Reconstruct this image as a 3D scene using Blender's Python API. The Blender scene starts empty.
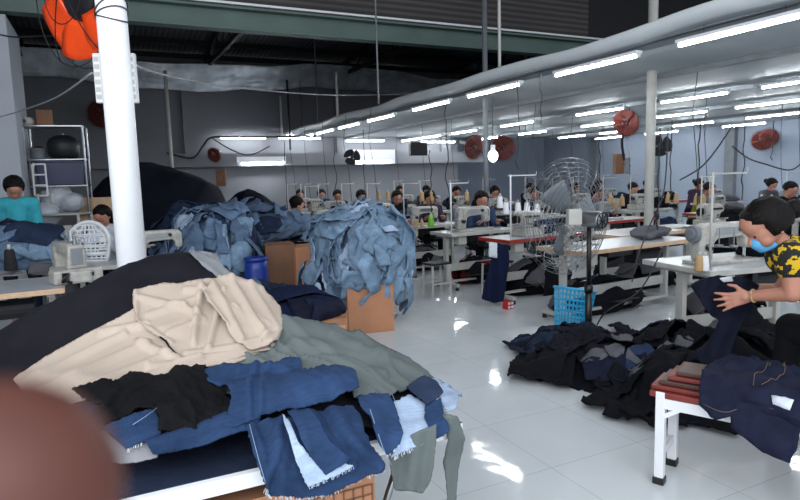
import bpy, bmesh, math, random
import numpy as np
from mathutils import Vector, Matrix, noise, geometry
R_ = math.radians
SC = bpy.context.scene
COL = SC.collection
rnd = random.Random(7)

# ---------------------------------------------------------------- camera, sky, daylight, exposure
YAW, PIT, ROLL, FPX, CAMH = R_(25.8), R_(6.93), R_(1.6), 600.0, 1.5
_F = Vector((math.sin(YAW)*math.cos(PIT), math.cos(YAW)*math.cos(PIT), -math.sin(PIT)))
_R0 = Vector((math.cos(YAW), -math.sin(YAW), 0)); _U0 = _R0.cross(_F)
_R = _R0*math.cos(ROLL) - _U0*math.sin(ROLL)
_U = _U0*math.cos(ROLL) + _R0*math.sin(ROLL)
_C = Vector((0, 0, CAMH)); _H = Vector((math.sin(YAW), math.cos(YAW), 0))
cd = bpy.data.cameras.new('camera'); cam = bpy.data.objects.new('camera', cd); COL.objects.link(cam)
m = Matrix((( _R.x, _U.x, -_F.x), (_R.y, _U.y, -_F.y), (_R.z, _U.z, -_F.z))).to_4x4(); m.translation = _C
cam.matrix_world = m
cd.sensor_width = 36; cd.lens = 27.0; cd.clip_start = 0.01; cd.clip_end = 100
cd.dof.use_dof = True; cd.dof.focus_distance = 3.6; cd.dof.aperture_fstop = 13.0
SC.camera = cam
w = bpy.data.worlds.new('sky'); SC.world = w; w.use_nodes = True
bg = w.node_tree.nodes['Background']; bg.inputs[0].default_value = (.86, .92, 1, 1); bg.inputs[1].default_value = 1.0
def area(name, loc, target, sx, sy, power, color):
    l = bpy.data.lights.new(name, 'AREA'); l.shape = 'RECTANGLE'; l.size = sx; l.size_y = sy; l.energy = power; l.color = color
    o = bpy.data.objects.new(name, l); COL.objects.link(o); o.location = loc
    o.rotation_euler = (Vector(target)-Vector(loc)).to_track_quat('-Z', 'Y').to_euler(); return o
area('daylight_front', (-1.5, -2.6, 4.2), (1.5, 4, .6), 8, 3.4, 285, (.93, .97, 1))
area('daylight_left', (-4.2, .6, 2.4), (1, 3, 1), 3.0, 2.4, 75, (.95, .98, 1))
SC.view_settings.view_transform = 'Standard'; SC.view_settings.look = 'None'
SC.view_settings.exposure = 0.28; SC.view_settings.gamma = 1.0
TUBE = 62.0

def ray(px, py): return _F + _R*((px-400)/FPX) + _U*((250-py)/FPX)
def P(px, py, d):                       # pixel + horizontal distance -> world point
    r = ray(px, py); return _C + r*(d/r.dot(_H))
def atz(px, py, z):
    r = ray(px, py); return _C + r*((z-CAMH)/r.z)
def atY(px, py, Y):
    r = ray(px, py); return _C + r*(Y/r.y)
def atX(px, py, X):
    r = ray(px, py); return _C + r*(X/r.x)

# ---------------------------------------------------------------- materials
def lin(c): return tuple((x/12.92 if x <= .04045 else ((x+.055)/1.055)**2.4) for x in c)
def rgb(r, g, b): return lin((r/255, g/255, b/255)) + (1,)
MATS = {}
def mat(name, col, rough=.6, metal=0, vary=.12, scale=6, bump=0, bscale=60, emit=0, alpha=1, spec=.5, trans=0, obj_vary=0):
    if name in MATS: return MATS[name]
    M = bpy.data.materials.new(name); M.use_nodes = True; nt = M.node_tree; b = nt.nodes['Principled BSDF']
    b.inputs['Roughness'].default_value = rough; b.inputs['Metallic'].default_value = metal
    b.inputs['Specular IOR Level'].default_value = spec; b.inputs['Alpha'].default_value = alpha
    b.inputs['Transmission Weight'].default_value = trans
    c = nt.nodes.new('ShaderNodeTexCoord'); n = nt.nodes.new('ShaderNodeTexNoise'); n.inputs['Scale'].default_value = scale; n.inputs['Detail'].default_value = 4
    nt.links.new(c.outputs['Object'], n.inputs['Vector'])
    r = nt.nodes.new('ShaderNodeValToRGB'); r.color_ramp.elements[0].position = .3; r.color_ramp.elements[1].position = .7
    r.color_ramp.elements[0].color = tuple(x*(1-vary) for x in col[:3])+(1,); r.color_ramp.elements[1].color = tuple(min(1, x*(1+vary)) for x in col[:3])+(1,)
    nt.links.new(n.outputs['Fac'], r.inputs['Fac'])
    src = r.outputs['Color']
    if obj_vary:
        oi = nt.nodes.new('ShaderNodeObjectInfo'); mr = nt.nodes.new('ShaderNodeMapRange'); mr.inputs[3].default_value = 1-obj_vary; mr.inputs[4].default_value = 1+obj_vary
        nt.links.new(oi.outputs['Random'], mr.inputs[0]); hs = nt.nodes.new('ShaderNodeHueSaturation')
        nt.links.new(mr.outputs[0], hs.inputs['Value']); nt.links.new(src, hs.inputs['Color']); src = hs.outputs['Color']
    nt.links.new(src, b.inputs['Base Color'])
    if bump:
        n2 = nt.nodes.new('ShaderNodeTexNoise'); n2.inputs['Scale'].default_value = bscale; nt.links.new(c.outputs['Object'], n2.inputs['Vector'])
        bp = nt.nodes.new('ShaderNodeBump'); bp.inputs['Strength'].default_value = bump; bp.inputs['Distance'].default_value = .01
        nt.links.new(n2.outputs['Fac'], bp.inputs['Height']); nt.links.new(bp.outputs['Normal'], b.inputs['Normal'])
    if emit:
        b.inputs['Emission Color'].default_value = (.92, .97, 1, 1); b.inputs['Emission Strength'].default_value = emit
    MATS[name] = M; return M
def cloth(name, col, weave=.25, vary=.2, obj_vary=0, scale=5, rough=.9):
    M = mat(name, col, rough, 0, vary, scale, weave, 220, spec=.15, obj_vary=obj_vary)
    return M
def denim(name, col, obj_vary=.15, wear=.35):          # twill with vertical streaks and worn pale patches
    if name in MATS: return MATS[name]
    M = cloth(name, col, .3, .25, obj_vary, 9); nt = M.node_tree; b = nt.nodes['Principled BSDF']
    src = b.inputs['Base Color'].links[0].from_socket
    c = nt.nodes['Texture Coordinate']; mp = nt.nodes.new('ShaderNodeMapping'); mp.inputs['Scale'].default_value = (18, 220, 40)
    n = nt.nodes.new('ShaderNodeTexNoise'); n.inputs['Scale'].default_value = 1; nt.links.new(c.outputs['Object'], mp.inputs[0]); nt.links.new(mp.outputs[0], n.inputs['Vector'])
    mx = nt.nodes.new('ShaderNodeMixRGB'); mx.blend_type = 'OVERLAY'; mx.inputs['Fac'].default_value = wear
    nt.links.new(src, mx.inputs[1]); nt.links.new(n.outputs['Fac'], mx.inputs[2]); nt.links.new(mx.outputs[0], b.inputs['Base Color'])
    return M
m_light_denim = denim('light blue denim', rgb(114, 138, 162), .14)
m_pale_denim = denim('pale denim reverse', rgb(158, 176, 200), .1)
m_mid_denim = denim('mid blue denim', rgb(38, 58, 90), .2)
m_dark_denim = denim('dark blue denim', rgb(36, 48, 72), .25)
m_dusk_denim = denim('grey blue denim', rgb(88, 108, 134), .18)
m_indigo = denim('indigo denim', rgb(24, 28, 46), .3, .25)
m_blackj = denim('black jeans', rgb(17, 18, 25), .3, .2)
m_navy = cloth('navy cloth', rgb(20, 28, 56))
m_tarp = cloth('dark navy sheet', rgb(15, 18, 30), .1, .15)
m_black = cloth('charcoal cloth', rgb(24, 24, 31), .3, .25)
m_lace = cloth('black ruffled cloth', rgb(15, 15, 18), .3, .3)
m_beige = cloth('beige cotton', rgb(178, 163, 150), .25, .06)
m_gray = cloth('grey green twill', rgb(98, 106, 106), .3, .12)
m_graylight = cloth('light grey lining', rgb(130, 132, 136), .3, .12)
m_teal = cloth('teal cotton', rgb(60, 160, 176))
m_whitec = cloth('white cotton', rgb(196, 204, 214))
m_blackc = cloth('black cotton', rgb(20, 20, 24))
m_olive = cloth('olive yellow cotton', rgb(120, 116, 30))
m_purple = cloth('dull purple cotton', rgb(58, 46, 66))
m_bluec = cloth('dull blue cotton', rgb(48, 62, 92))
m_redc = cloth('dark red cloth', rgb(92, 20, 24))
m_greyc = cloth('grey cotton', rgb(88, 88, 94))
m_skin = mat('skin', rgb(170, 118, 98), .55, 0, .08, 8)
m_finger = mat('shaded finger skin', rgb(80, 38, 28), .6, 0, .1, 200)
m_hair = mat('black hair', rgb(16, 13, 13), .6, 0, .4, 60, .6, 120, spec=.15)
m_mask = cloth('blue surgical mask', rgb(96, 168, 216))
m_pinkmask = cloth('pink face mask', rgb(190, 140, 150))
m_eye = mat('dark eye', rgb(20, 16, 16), .2)
m_wpaint = mat('white paint', rgb(226, 228, 232), .45, 0, .03)
m_colw = mat('white column paint', rgb(240, 242, 246), .4, 0, .02)
m_ivory = mat('ivory enamel', rgb(176, 175, 170), .4, 0, .10)
m_machine = mat('sewing machine enamel', rgb(168, 166, 160), .35, 0, .22, 22)
m_steel = mat('brushed steel', rgb(150, 154, 158), .3, .9, .1)
m_chrome = mat('chrome', rgb(190, 194, 198), .15, 1, .05)
m_dsteel = mat('dark steel', rgb(30, 32, 36), .5, .3, .2)
m_greymetal = mat('grey painted metal', rgb(112, 118, 124), .5, 0, .12)
m_blackpl = mat('black plastic', rgb(16, 16, 18), .4)
m_board = mat('grey white laminate', rgb(172, 176, 180), .3, 0, .06)
m_edgewood = mat('beech edge', rgb(196, 164, 134), .5, 0, .1, 20)
m_redtop = mat('red painted edge', rgb(150, 38, 30), .4, 0, .15)
m_redpl = mat('red plastic', rgb(178, 30, 30), .35)
m_orange = mat('orange plastic blades', rgb(228, 72, 22), .3, 0, .1)
m_orange2 = mat('faded red orange blades', rgb(112, 44, 36), .6, 0, .1)
m_cyan = mat('turquoise plastic', rgb(40, 160, 205), .35, 0, .05)
m_bluepl = mat('blue plastic', rgb(20, 48, 130), .4, 0, .1)
m_binpl = mat('dark blue bin plastic', rgb(22, 34, 74), .4, 0, .1)
m_whitepl = mat('white plastic', rgb(214, 216, 220), .4, 0, .03)
m_green = mat('green plastic', rgb(110, 180, 50), .4)
m_card = mat('cardboard', rgb(176, 124, 92), .8, 0, .1, 5)
m_card2 = mat('dark cardboard', rgb(118, 84, 62), .8, 0, .15, 5)
m_tape = mat('brown tape', rgb(150, 104, 76), .3, 0, .08)
m_clearbag = mat('clear plastic bag', rgb(200, 206, 214), .15, 0, .05, alpha=.45)
m_wood = mat('red brown wood', rgb(118, 44, 38), .5, 0, .25, 14)
m_wood2 = mat('dark wood', rgb(72, 44, 38), .5, 0, .25, 14)
m_thread = mat('white thread', rgb(226, 228, 232), .8, 0, .05, 90, .4, 300)
m_threadb = mat('tan thread', rgb(176, 146, 104), .8, 0, .1, 90, .4, 300)
m_threadn = mat('black thread', rgb(22, 22, 28), .8, 0, .1, 90, .4, 300)
m_stitch = mat('orange stitching', rgb(112, 88, 72), .8)
m_cable = mat('dark cable', rgb(26, 26, 30), .5)
m_cableg = mat('grey cable', rgb(150, 152, 156), .5)
m_letter = mat('printed blue letters', rgb(140, 160, 190), .6)
m_tube = mat('lit fluorescent tube', (1, 1, 1), .3, emit=TUBE)
m_bulb = mat('lit bulb', (1, 1, 1), .3, emit=14)
m_scrap = cloth('white scraps', rgb(206, 212, 220))
m_plasticsheet = mat('dark plastic sheet', rgb(44, 52, 72), .15, 0, .2, 6, .4, 14)

# setting materials
def tiles():
    M = bpy.data.materials.new('glossy floor tiles'); M.use_nodes = True; nt = M.node_tree; b = nt.nodes['Principled BSDF']
    g = nt.nodes.new('ShaderNodeNewGeometry'); s = nt.nodes.new('ShaderNodeMapping'); s.inputs['Location'].default_value = (-1.94, -2.3, 0)
    nt.links.new(g.outputs['Position'], s.inputs[0])
    br = nt.nodes.new('ShaderNodeTexBrick'); br.offset = 0; br.inputs['Scale'].default_value = 1; br.inputs['Brick Width'].default_value = .6; br.inputs['Row Height'].default_value = .6
    br.inputs['Mortar Size'].default_value = .0022; br.inputs['Mortar Smooth'].default_value = .3; br.inputs['Bias'].default_value = 0
    br.inputs['Color1'].default_value = rgb(220, 225, 228); br.inputs['Color2'].default_value = rgb(214, 220, 224); br.inputs['Mortar'].default_value = rgb(178, 185, 190)
    nt.links.new(s.outputs[0], br.inputs['Vector'])
    n = nt.nodes.new('ShaderNodeTexNoise'); n.inputs['Scale'].default_value = 1.3; n.inputs['Detail'].default_value = 5; nt.links.new(g.outputs['Position'], n.inputs['Vector'])
    mx = nt.nodes.new('ShaderNodeMixRGB'); mx.blend_type = 'MULTIPLY'; mx.inputs['Fac'].default_value = .25
    nt.links.new(br.outputs['Color'], mx.inputs[1]); nt.links.new(n.outputs['Fac'], mx.inputs[2])
    nt.links.new(mx.outputs[0], b.inputs['Base Color'])
    n2 = nt.nodes.new('ShaderNodeTexNoise'); n2.inputs['Scale'].default_value = 6.0; n2.inputs['Detail'].default_value = 1; nt.links.new(g.outputs['Position'], n2.inputs['Vector'])
    bp = nt.nodes.new('ShaderNodeBump'); bp.inputs['Strength'].default_value = .25; bp.inputs['Distance'].default_value = .006
    nt.links.new(n2.outputs['Fac'], bp.inputs['Height']); nt.links.new(bp.outputs['Normal'], b.inputs['Normal'])
    b.inputs['Roughness'].default_value = .06; b.inputs['Specular IOR Level'].default_value = .6
    return M
def striped(name, c1, c2, axis, freq, rough=.6, metal=0, bump=.5, dist=.02):
    M = bpy.data.materials.new(name); M.use_nodes = True; nt = M.node_tree; b = nt.nodes['Principled BSDF']
    g = nt.nodes.new('ShaderNodeNewGeometry'); wv = nt.nodes.new('ShaderNodeTexWave'); wv.bands_direction = axis; wv.inputs['Scale'].default_value = freq; wv.inputs['Distortion'].default_value = 0
    nt.links.new(g.outputs['Position'], wv.inputs['Vector'])
    r = nt.nodes.new('ShaderNodeValToRGB'); r.color_ramp.elements[0].color = c1; r.color_ramp.elements[1].color = c2
    nt.links.new(wv.outputs['Fac'], r.inputs['Fac']); 
    n = nt.nodes.new('ShaderNodeTexNoise'); n.inputs['Scale'].default_value = .8; n.inputs['Detail'].default_value = 6; nt.links.new(g.outputs['Position'], n.inputs['Vector'])
    mx = nt.nodes.new('ShaderNodeMixRGB'); mx.blend_type = 'MULTIPLY'; mx.inputs['Fac'].default_value = .6; nt.links.new(r.outputs['Color'], mx.inputs[1]); nt.links.new(n.outputs['Fac'], mx.inputs[2])
    nt.links.new(mx.outputs[0], b.inputs['Base Color'])
    bp = nt.nodes.new('ShaderNodeBump'); bp.inputs['Strength'].default_value = bump; bp.inputs['Distance'].default_value = dist
    nt.links.new(wv.outputs['Fac'], bp.inputs['Height']); nt.links.new(bp.outputs['Normal'], b.inputs['Normal'])
    b.inputs['Roughness'].default_value = rough; b.inputs['Metallic'].default_value = metal
    return M
m_floor = tiles()
m_wallg = mat('grey plaster', rgb(118, 120, 126), .8, 0, .1, .7, .1, 30)
m_wallb = mat('pale blue painted wall', rgb(148, 158, 174), .8, 0, .06, .7)
m_pillar = mat('pale grey plaster', rgb(168, 173, 182), .8, 0, .04, 2)
m_roof = striped('dark corrugated roofing', rgb(34, 35, 38), rgb(70, 72, 76), 'X', 2.6)
m_clad = striped('brown grey corrugated cladding', rgb(60, 56, 56), rgb(96, 91, 90), 'Z', 3.2)
m_beam = mat('grey green painted steel', rgb(84, 104, 98), .6, 0, .12, 2)
m_foil = mat('crumpled silver foil', rgb(214, 220, 228), .35, .45, .3, 3, .8, 6)
m_ceil = striped('pale grey ceiling sheet', rgb(176, 184, 190), rgb(188, 195, 200), 'Y', .26, .65, 0, .15, .004)
m_rim = mat('white vinyl rim', rgb(214, 220, 224), .22, 0, .05, 2)
m_steelbeam = mat('blackened truss steel', rgb(24, 25, 28), .6, .2)

# ---------------------------------------------------------------- mesh building
class MB:
    def __init__(s): s.v = []; s.f = []
    def add(s, vs, fs):
        k = len(s.v); s.v += [tuple(v) for v in vs]; s.f += [tuple(i+k for i in f) for f in fs]; return s
    def box(s, c, d, rz=0, M=None):
        x, y, z = d[0]/2, d[1]/2, d[2]/2
        vs = [Vector((a*x, b*y, e*z)) for e in (-1, 1) for b in (-1, 1) for a in (-1, 1)]
        T = Matrix.Translation(c) @ Matrix.Rotation(rz, 4, 'Z') if M is None else Matrix.Translation(c) @ M
        return s.add([T @ v for v in vs], [(0, 2, 3, 1), (4, 5, 7, 6), (0, 1, 5, 4), (2, 6, 7, 3), (0, 4, 6, 2), (1, 3, 7, 5)])
    def bar(s, p, q, w_, h_):
        p, q = Vector(p), Vector(q); d = q-p; rot = d.to_track_quat('X', 'Z').to_matrix().to_4x4()
        return s.box((p+q)/2, (d.length, w_, h_), M=rot)
    def cyl(s, p, q, r, r2=None, n=12):
        p, q = Vector(p), Vector(q); r2 = r if r2 is None else r2
        a = (q-p).orthogonal().normalized(); b = (q-p).normalized().cross(a)
        vs = []
        for c, rr in ((p, r), (q, r2)):
            for i in range(n):
                t = 2*math.pi*i/n; vs.append(c+(a*math.cos(t)+b*math.sin(t))*rr)
        fs = [(i, (i+1) % n, n+(i+1) % n, n+i) for i in range(n)] + [tuple(range(n))[::-1], tuple(range(n, 2*n))]
        return s.add(vs, fs)
    def tube(s, pts, r, n=6, closed=False):
        pts = [Vector(p) for p in pts]; m_ = len(pts); vs = []; up = Vector((.13, .21, .97))
        for i, p in enumerate(pts):
            a0 = pts[i-1] if (i or closed) else p; a1 = pts[(i+1) % m_] if (i < m_-1 or closed) else p
            t = (a1-a0).normalized(); a = t.cross(up)
            if a.length < .05: a = t.cross(Vector((1, .2, 0)))
            a.normalize(); b = t.cross(a); rr = r(i/(m_-1)) if callable(r) else r
            for k in range(n):
                u = 2*math.pi*k/n; vs.append(p+(a*math.cos(u)+b*math.sin(u))*rr)
        fs = []
        for i in range(m_ if closed else m_-1):
            j = (i+1) % m_
            for k in range(n): fs.append((i*n+k, i*n+(k+1) % n, j*n+(k+1) % n, j*n+k))
        if not closed: fs += [tuple(range(n))[::-1], tuple(range((m_-1)*n, m_*n))]
        return s.add(vs, fs)
    def ell(s, c, r, nu=16, nv=10, fn=None, M=None):
        c = Vector(c); r = (r, r, r) if isinstance(r, (int, float)) else r; vs = []
        for j in range(nv+1):
            th = math.pi*j/nv
            for i in range(nu):
                ph = 2*math.pi*i/nu; d = Vector((math.sin(th)*math.cos(ph), math.sin(th)*math.sin(ph), math.cos(th)))
                k = fn(d) if fn else 1; q = Vector((d.x*r[0]*k, d.y*r[1]*k, d.z*r[2]*k)); vs.append(c+((M @ q) if M else q))
        fs = [(j*nu+i, (j+1)*nu+i, (j+1)*nu+(i+1) % nu, j*nu+(i+1) % nu) for j in range(nv) for i in range(nu)]
        return s.add(vs, fs)
    def lathe(s, prof, c=(0, 0, 0), n=24, M=None):
        c = Vector(c); vs = []
        for r, z in prof:
            for i in range(n):
                t = 2*math.pi*i/n; q = Vector((r*math.cos(t), r*math.sin(t), z)); vs.append(c+((M @ q) if M else q))
        fs = [(j*n+i, j*n+(i+1) % n, (j+1)*n+(i+1) % n, (j+1)*n+i) for j in range(len(prof)-1) for i in range(n)]
        return s.add(vs, fs)
    def prism(s, pts, y0, y1):          # outline in xz, extruded along y
        n = len(pts); vs = [(x, y0, z) for x, z in pts]+[(x, y1, z) for x, z in pts]
        return s.add(vs, [tuple(range(n)), tuple(range(n, 2*n))[::-1]]+[(i, n+i, n+(i+1) % n, (i+1) % n) for i in range(n)])
    def build(s, name, m_, parent=None, smooth=False, bevel=0, label=None, solid=0, sub=0):
        me = bpy.data.meshes.new(name); me.from_pydata(s.v, [], s.f); me.update()
        bm = bmesh.new(); bm.from_mesh(me); bmesh.ops.remove_doubles(bm, verts=bm.verts, dist=1e-6); bmesh.ops.recalc_face_normals(bm, faces=bm.faces); bm.to_mesh(me); bm.free()
        for mm in (m_ if isinstance(m_, (list, tuple)) else [m_]): me.materials.append(mm)
        if smooth:
            for p in me.polygons: p.use_smooth = True
        o = bpy.data.objects.new(name, me); COL.objects.link(o); o.parent = parent
        if bevel:
            b = o.modifiers.new('bevel', 'BEVEL'); b.width = bevel; b.segments = 2; b.limit_method = 'ANGLE'
        if solid:
            b = o.modifiers.new('solid', 'SOLIDIFY'); b.thickness = solid; b.offset = 1
        if sub:
            b = o.modifiers.new('sub', 'SUBSURF'); b.levels = sub; b.render_levels = sub
        if label: o['label'] = label
        return o
def tag(o, label, cat, group=None, kind=None):
    o['label'] = label; o['category'] = cat
    if group: o['group'] = group
    if kind: o['kind'] = kind
    return o
def thing(name, label, cat, loc=(0, 0, 0), rz=0, group=None):
    o = bpy.data.objects.new(name, None); COL.objects.link(o); o.location = loc; o.rotation_euler = (0, 0, rz); o.empty_display_size = .1
    return tag(o, label, cat, group)
def struct(name, mb, m_, **k):
    o = mb.build(name, m_, **k); o['kind'] = 'structure'; return o
def recenter(o):                       # put a one-mesh thing's origin at its own base
    vs = [v.co for v in o.data.vertices]; c = Vector((sum(v.x for v in vs)/len(vs), sum(v.y for v in vs)/len(vs), min(v.z for v in vs)))
    o.data.transform(Matrix.Translation(-c)); o.location = c; return o
def dup(root, loc, rz=None, label=None, group=None, s=None):
    def cp(o, par):
        c = o.copy(); COL.objects.link(c)
        if par: c.parent = par
        for ch in [x for x in KIDS.get(o.name, [])]: cp(ch, c)
        return c
    if root.name not in KIDS: index_kids(root)
    r = cp(root, None); r.location = loc
    if rz is not None: r.rotation_euler = (0, 0, rz)
    if s: r.scale = (s, s, s)
    if label: r['label'] = label
    if group: r['group'] = group
    return r
KIDS = {}
def index_kids(o):
    KIDS[o.name] = list(o.children)
    for c in o.children: index_kids(c)
def nz(x, y=0, z=0): return noise.noise(Vector((x, y, z)))
ORD = ['first', 'second', 'third', 'fourth', 'fifth', 'sixth', 'seventh', 'eighth', 'ninth', 'tenth', 'eleventh', 'twelfth', 'thirteenth']

# ---------------------------------------------------------------- cloth sheets
def cdt(poly, sp, seed=0, fray=0):
    r = random.Random(seed); pts = []
    n = len(poly)
    for i in range(n):
        a, b = Vector(poly[i]), Vector(poly[(i+1) % n]); k = max(1, int((b-a).length/sp)); nn = Vector((-(b-a).y, (b-a).x)).normalized() if (b-a).length else Vector((0, 0))
        for j in range(k): pts.append(a+(b-a)*(j/k)+(nn*(r.uniform(-1, 1)*fray) if j else Vector((0, 0))))
    xs = [p.x for p in pts]; ys = [p.y for p in pts]; inner = []
    y = min(ys)+sp/2; row = 0
    while y < max(ys):
        x = min(xs)+(sp/2 if row % 2 else 0)
        while x < max(xs):
            q = Vector((x, y)); ins = False; j = len(pts)-1
            for i in range(len(pts)):
                if (pts[i].y > y) != (pts[j].y > y) and x < (pts[j].x-pts[i].x)*(y-pts[i].y)/(pts[j].y-pts[i].y)+pts[i].x: ins = not ins
                j = i
            if ins: inner.append(q)
            x += sp
        y += sp*.87; row += 1
    inner = [q for q in inner if min((q-p).length_squared for p in pts) > (sp*.45)**2]
    nb = len(pts); allv = pts+inner
    vs, es, fs, *_ = geometry.delaunay_2d_cdt(allv, [(i, (i+1) % nb) for i in range(nb)], [], 1, 1e-5)
    return vs, [tuple(f) for f in fs]
def fold(u, v, amp, fr, seed, ang=.6, iso=1.0, el=.35):
    c, s_ = math.cos(ang), math.sin(ang); a = u*c+v*s_; b = -u*s_+v*c
    wv = nz(a*fr*.5+seed, b*fr*.25, seed)*2.2
    rd = max(0, 1-abs(nz(a*fr+wv+seed*3, b*fr*el, seed*2))*3.2)**1.6
    r2 = max(0, 1-abs(nz((a*.5+b)*fr*1.3+wv, (b*.5-a)*fr*.4, seed+17))*3.6)**2
    return amp*(rd*1.25 + .8*r2*iso + .8*iso*nz(u*fr*1.6, v*fr*1.6, seed+5)+.22*iso*nz(u*fr*5, v*fr*5, seed+9))
def sheet(name, poly, fmap, m_, sp, seed=0, fray=0, thick=.005, parent=None):
    vs, fs = cdt(poly, sp, seed, fray); mb = MB(); mb.add([fmap(v.x, v.y) for v in vs], fs)
    o = mb.build(name, m_, parent, smooth=True)
    b = o.modifiers.new('solid', 'SOLIDIFY'); b.thickness = thick; b.offset = 0
    return recenter(o) if parent is None else o

# ================================================================ the building
def wallbox(name, x0, x1, y0, y1, z0, z1, m_):
    return struct(name, MB().box(((x0+x1)/2, (y0+y1)/2, (z0+z1)/2), (x1-x0, y1-y0, z1-z0)), m_)
wallbox('floor', -4, 17, -1.2, 20.4, -.1, 0, m_floor)
wallbox('wall_back', -4, 10.4, 17, 17.2, 0, 4.74, m_wallg)
wallbox('wall_recess', 10.3, 10.45, 17.2, 20, 0, 5.6, m_wallb)
wallbox('wall_far', 10.3, 16.6, 20, 20.2, 0, 5.6, m_wallb)
wallbox('wall_right', 16.4, 16.6, -1, 20, 0, 5.6, m_wallb)
wallbox('wall_left', -3.4, -3.2, 2.4, 17, 0, 5.6, m_wallg)
wallbox('wall_pillar', -3.2, -.95, 9, 10.3, 0, 3.62, m_pillar)
# ledge running along the back wall, and the pilasters
mb = MB().box((4.3, 16.82, 2.06), (14.6, .36, .3)).box((4.3, 16.84, 2.23), (14.6, .4, .05)); struct('trim_1', mb, m_wallg)
mb = MB()
for x in (2.1, 6.35, 9.9): mb.box((x, 16.93, 3.2), (.32, .14, 2.3))
struct('trim_2', mb, m_wallg)
mb = MB()
for y in (6.4, 8.9, 11.6, 14.3, 17): mb.box((16.33, y, 1.45), (.16, .3, 2.9))
struct('trim_3', mb, m_greymetal)
# beam across the hall with corrugated cladding above it
struct('beam', MB().box((6.6, 9.1, 3.79), (20, .12, .28)).box((6.6, 9.0, 3.94), (20, .2, .03)).box((6.6, 9.0, 3.65), (20, .2, .02)), m_beam)
struct('wall_cladding', MB().box((2.6, 9.2, 4.9), (12, .06, 1.9)), m_clad)
struct('wall_dark_cladding', MB().box((12.6, 9.22, 4.9), (8, .06, 1.9)), m_steelbeam)
mb = MB().bar((-3.2, 8.93, 4.0), (9.5, 8.93, 4.0), .03, .03)
tag(mb.build('conduit_pipe', m_wpaint), 'long pale conduit pipe clipped along the top of the green beam', 'pipe')
# roofs: sloping sheets behind the beam, and one over the near bay
def slope(name, x0, x1, ya, za, yb, zb, m_):
    return struct(name, MB().add([(x0, ya, za), (x1, ya, za), (x1, yb, zb), (x0, yb, zb), (x0, ya, za+.05), (x1, ya, za+.05), (x1, yb, zb+.05), (x0, yb, zb+.05)],
        [(0, 1, 2, 3), (7, 6, 5, 4), (0, 4, 5, 1), (1, 5, 6, 2), (2, 6, 7, 3), (3, 7, 4, 0)]), m_)
slope('roof_back', -3.4, 16.6, 9.2, 5.5, 20.2, 4.55, m_roof)
slope('ceiling_front', -3.4, 16.6, 3.2, 6.2, 9.3, 5.8, m_roof)
mb = MB()
for y in np.arange(9.9, 17, 1.15):
    z = 5.5-(y-9.2)*.0864-.08; mb.box((6.6, y, z), (20, .07, .12))
struct('roof_purlins', mb, m_steelbeam)
for k, x in enumerate((-1.5, 2.6, 6.4, 10.2)):
    mb = MB().bar((x, 9.3, 4.35), (x, 17, 4.5), .08, .1).bar((x, 9.3, 5.35), (x, 17, 4.75), .08, .1); n = 12
    for i in range(n):
        y0 = 9.3+i*7.7/n; y1 = 9.3+(i+1)*7.7/n
        a, b = (4.35+.15*i/n, 5.35-.6*(i+1)/n) if i % 2 == 0 else (5.35-.6*i/n, 4.35+.15*(i+1)/n)
        mb.bar((x, y0, a), (x, y1, b), .035, .035)
    struct('roof_truss', mb, m_steelbeam)
# crumpled foil insulation at the top of the back wall
vs = []; fs = []; nx_, nz_ = 150, 16
for j in range(nz_+1):
    for i in range(nx_+1):
        x = -3.12+13.4*i/nx_; t = j/nz_
        y = 16.98-.35-.55*t+.1*nz(x*1.3, t*2, 3)+.09*abs(nz(x*4, t*7, 8)); z = 3.98+.55*t+.16*nz(x*.6, t, 1)-.10*math.sin(x*.8)
        vs.append((x, y, min(z, 4.62)))
for j in range(nz_):
    for i in range(nx_): a = j*(nx_+1)+i; fs.append((a, a+1, a+nx_+2, a+nx_+1))
o = MB().add(vs, fs).build('foil_insulation', m_foil, smooth=True); o.modifiers.new('s', 'SOLIDIFY').thickness = .01
tag(o, 'crumpled silver foil insulation sagging along the top of the back wall', 'insulation')
# suspended ceiling with its rolled edge
n = 90; vs = []; fs = []
prof = [(4.84, 2.84), (4.70, 2.85), (4.62, 2.845), (4.60, 2.82), (4.61, 2.76), (4.66, 2.728), (4.8, 2.715)]
for i in range(n+1):
    y = .2+16.7*i/n; sag = .018*math.sin(y*2.2)+.012*nz(y*1.3, 2)
    for x, z in prof: vs.append((x+.03*math.sin(y*1.4), y, z+sag))
k = len(prof)
for i in range(n):
    for j in range(k-1): a = i*k+j; fs.append((a, a+k, a+k+1, a+1))
o = struct('trim_4', MB().add(vs, fs), m_rim, smooth=True); o.modifiers.new('s', 'SOLIDIFY').thickness = .012
wallbox('ceiling', 4.78, 16.4, -1, 16.95, 2.72, 2.76, m_ceil)
mb = MB()
for x in (6.5, 8.75, 11.0, 13.3): mb.box((x, 8.6, 2.69), (.12, 16.6, .06))
for x in (4.84,): mb.box((x, 8.6, 2.685), (.05, 16.6, .05))
struct('trim_5', mb, m_greymetal)

# columns and tall pipes
def column(name, foot, top, r, m_, label, n=24, cat='column'):
    t = thing(name, label, cat, foot); f = Vector((0, 0, 0)); q = Vector(top)-Vector(foot)
    MB().cyl(f, q, r, n=n).build('shaft', m_, t, True)
    MB().box((0, 0, .01), (r*4, r*4, .02)).build('base_plate', m_, t)
    return t
colf = column('round_column', (.10, 3.73, 0), (.10, 3.73, 4.4), .078, m_colw, 'thick round white column rising behind the table heaped with cloth', 40)
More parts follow.
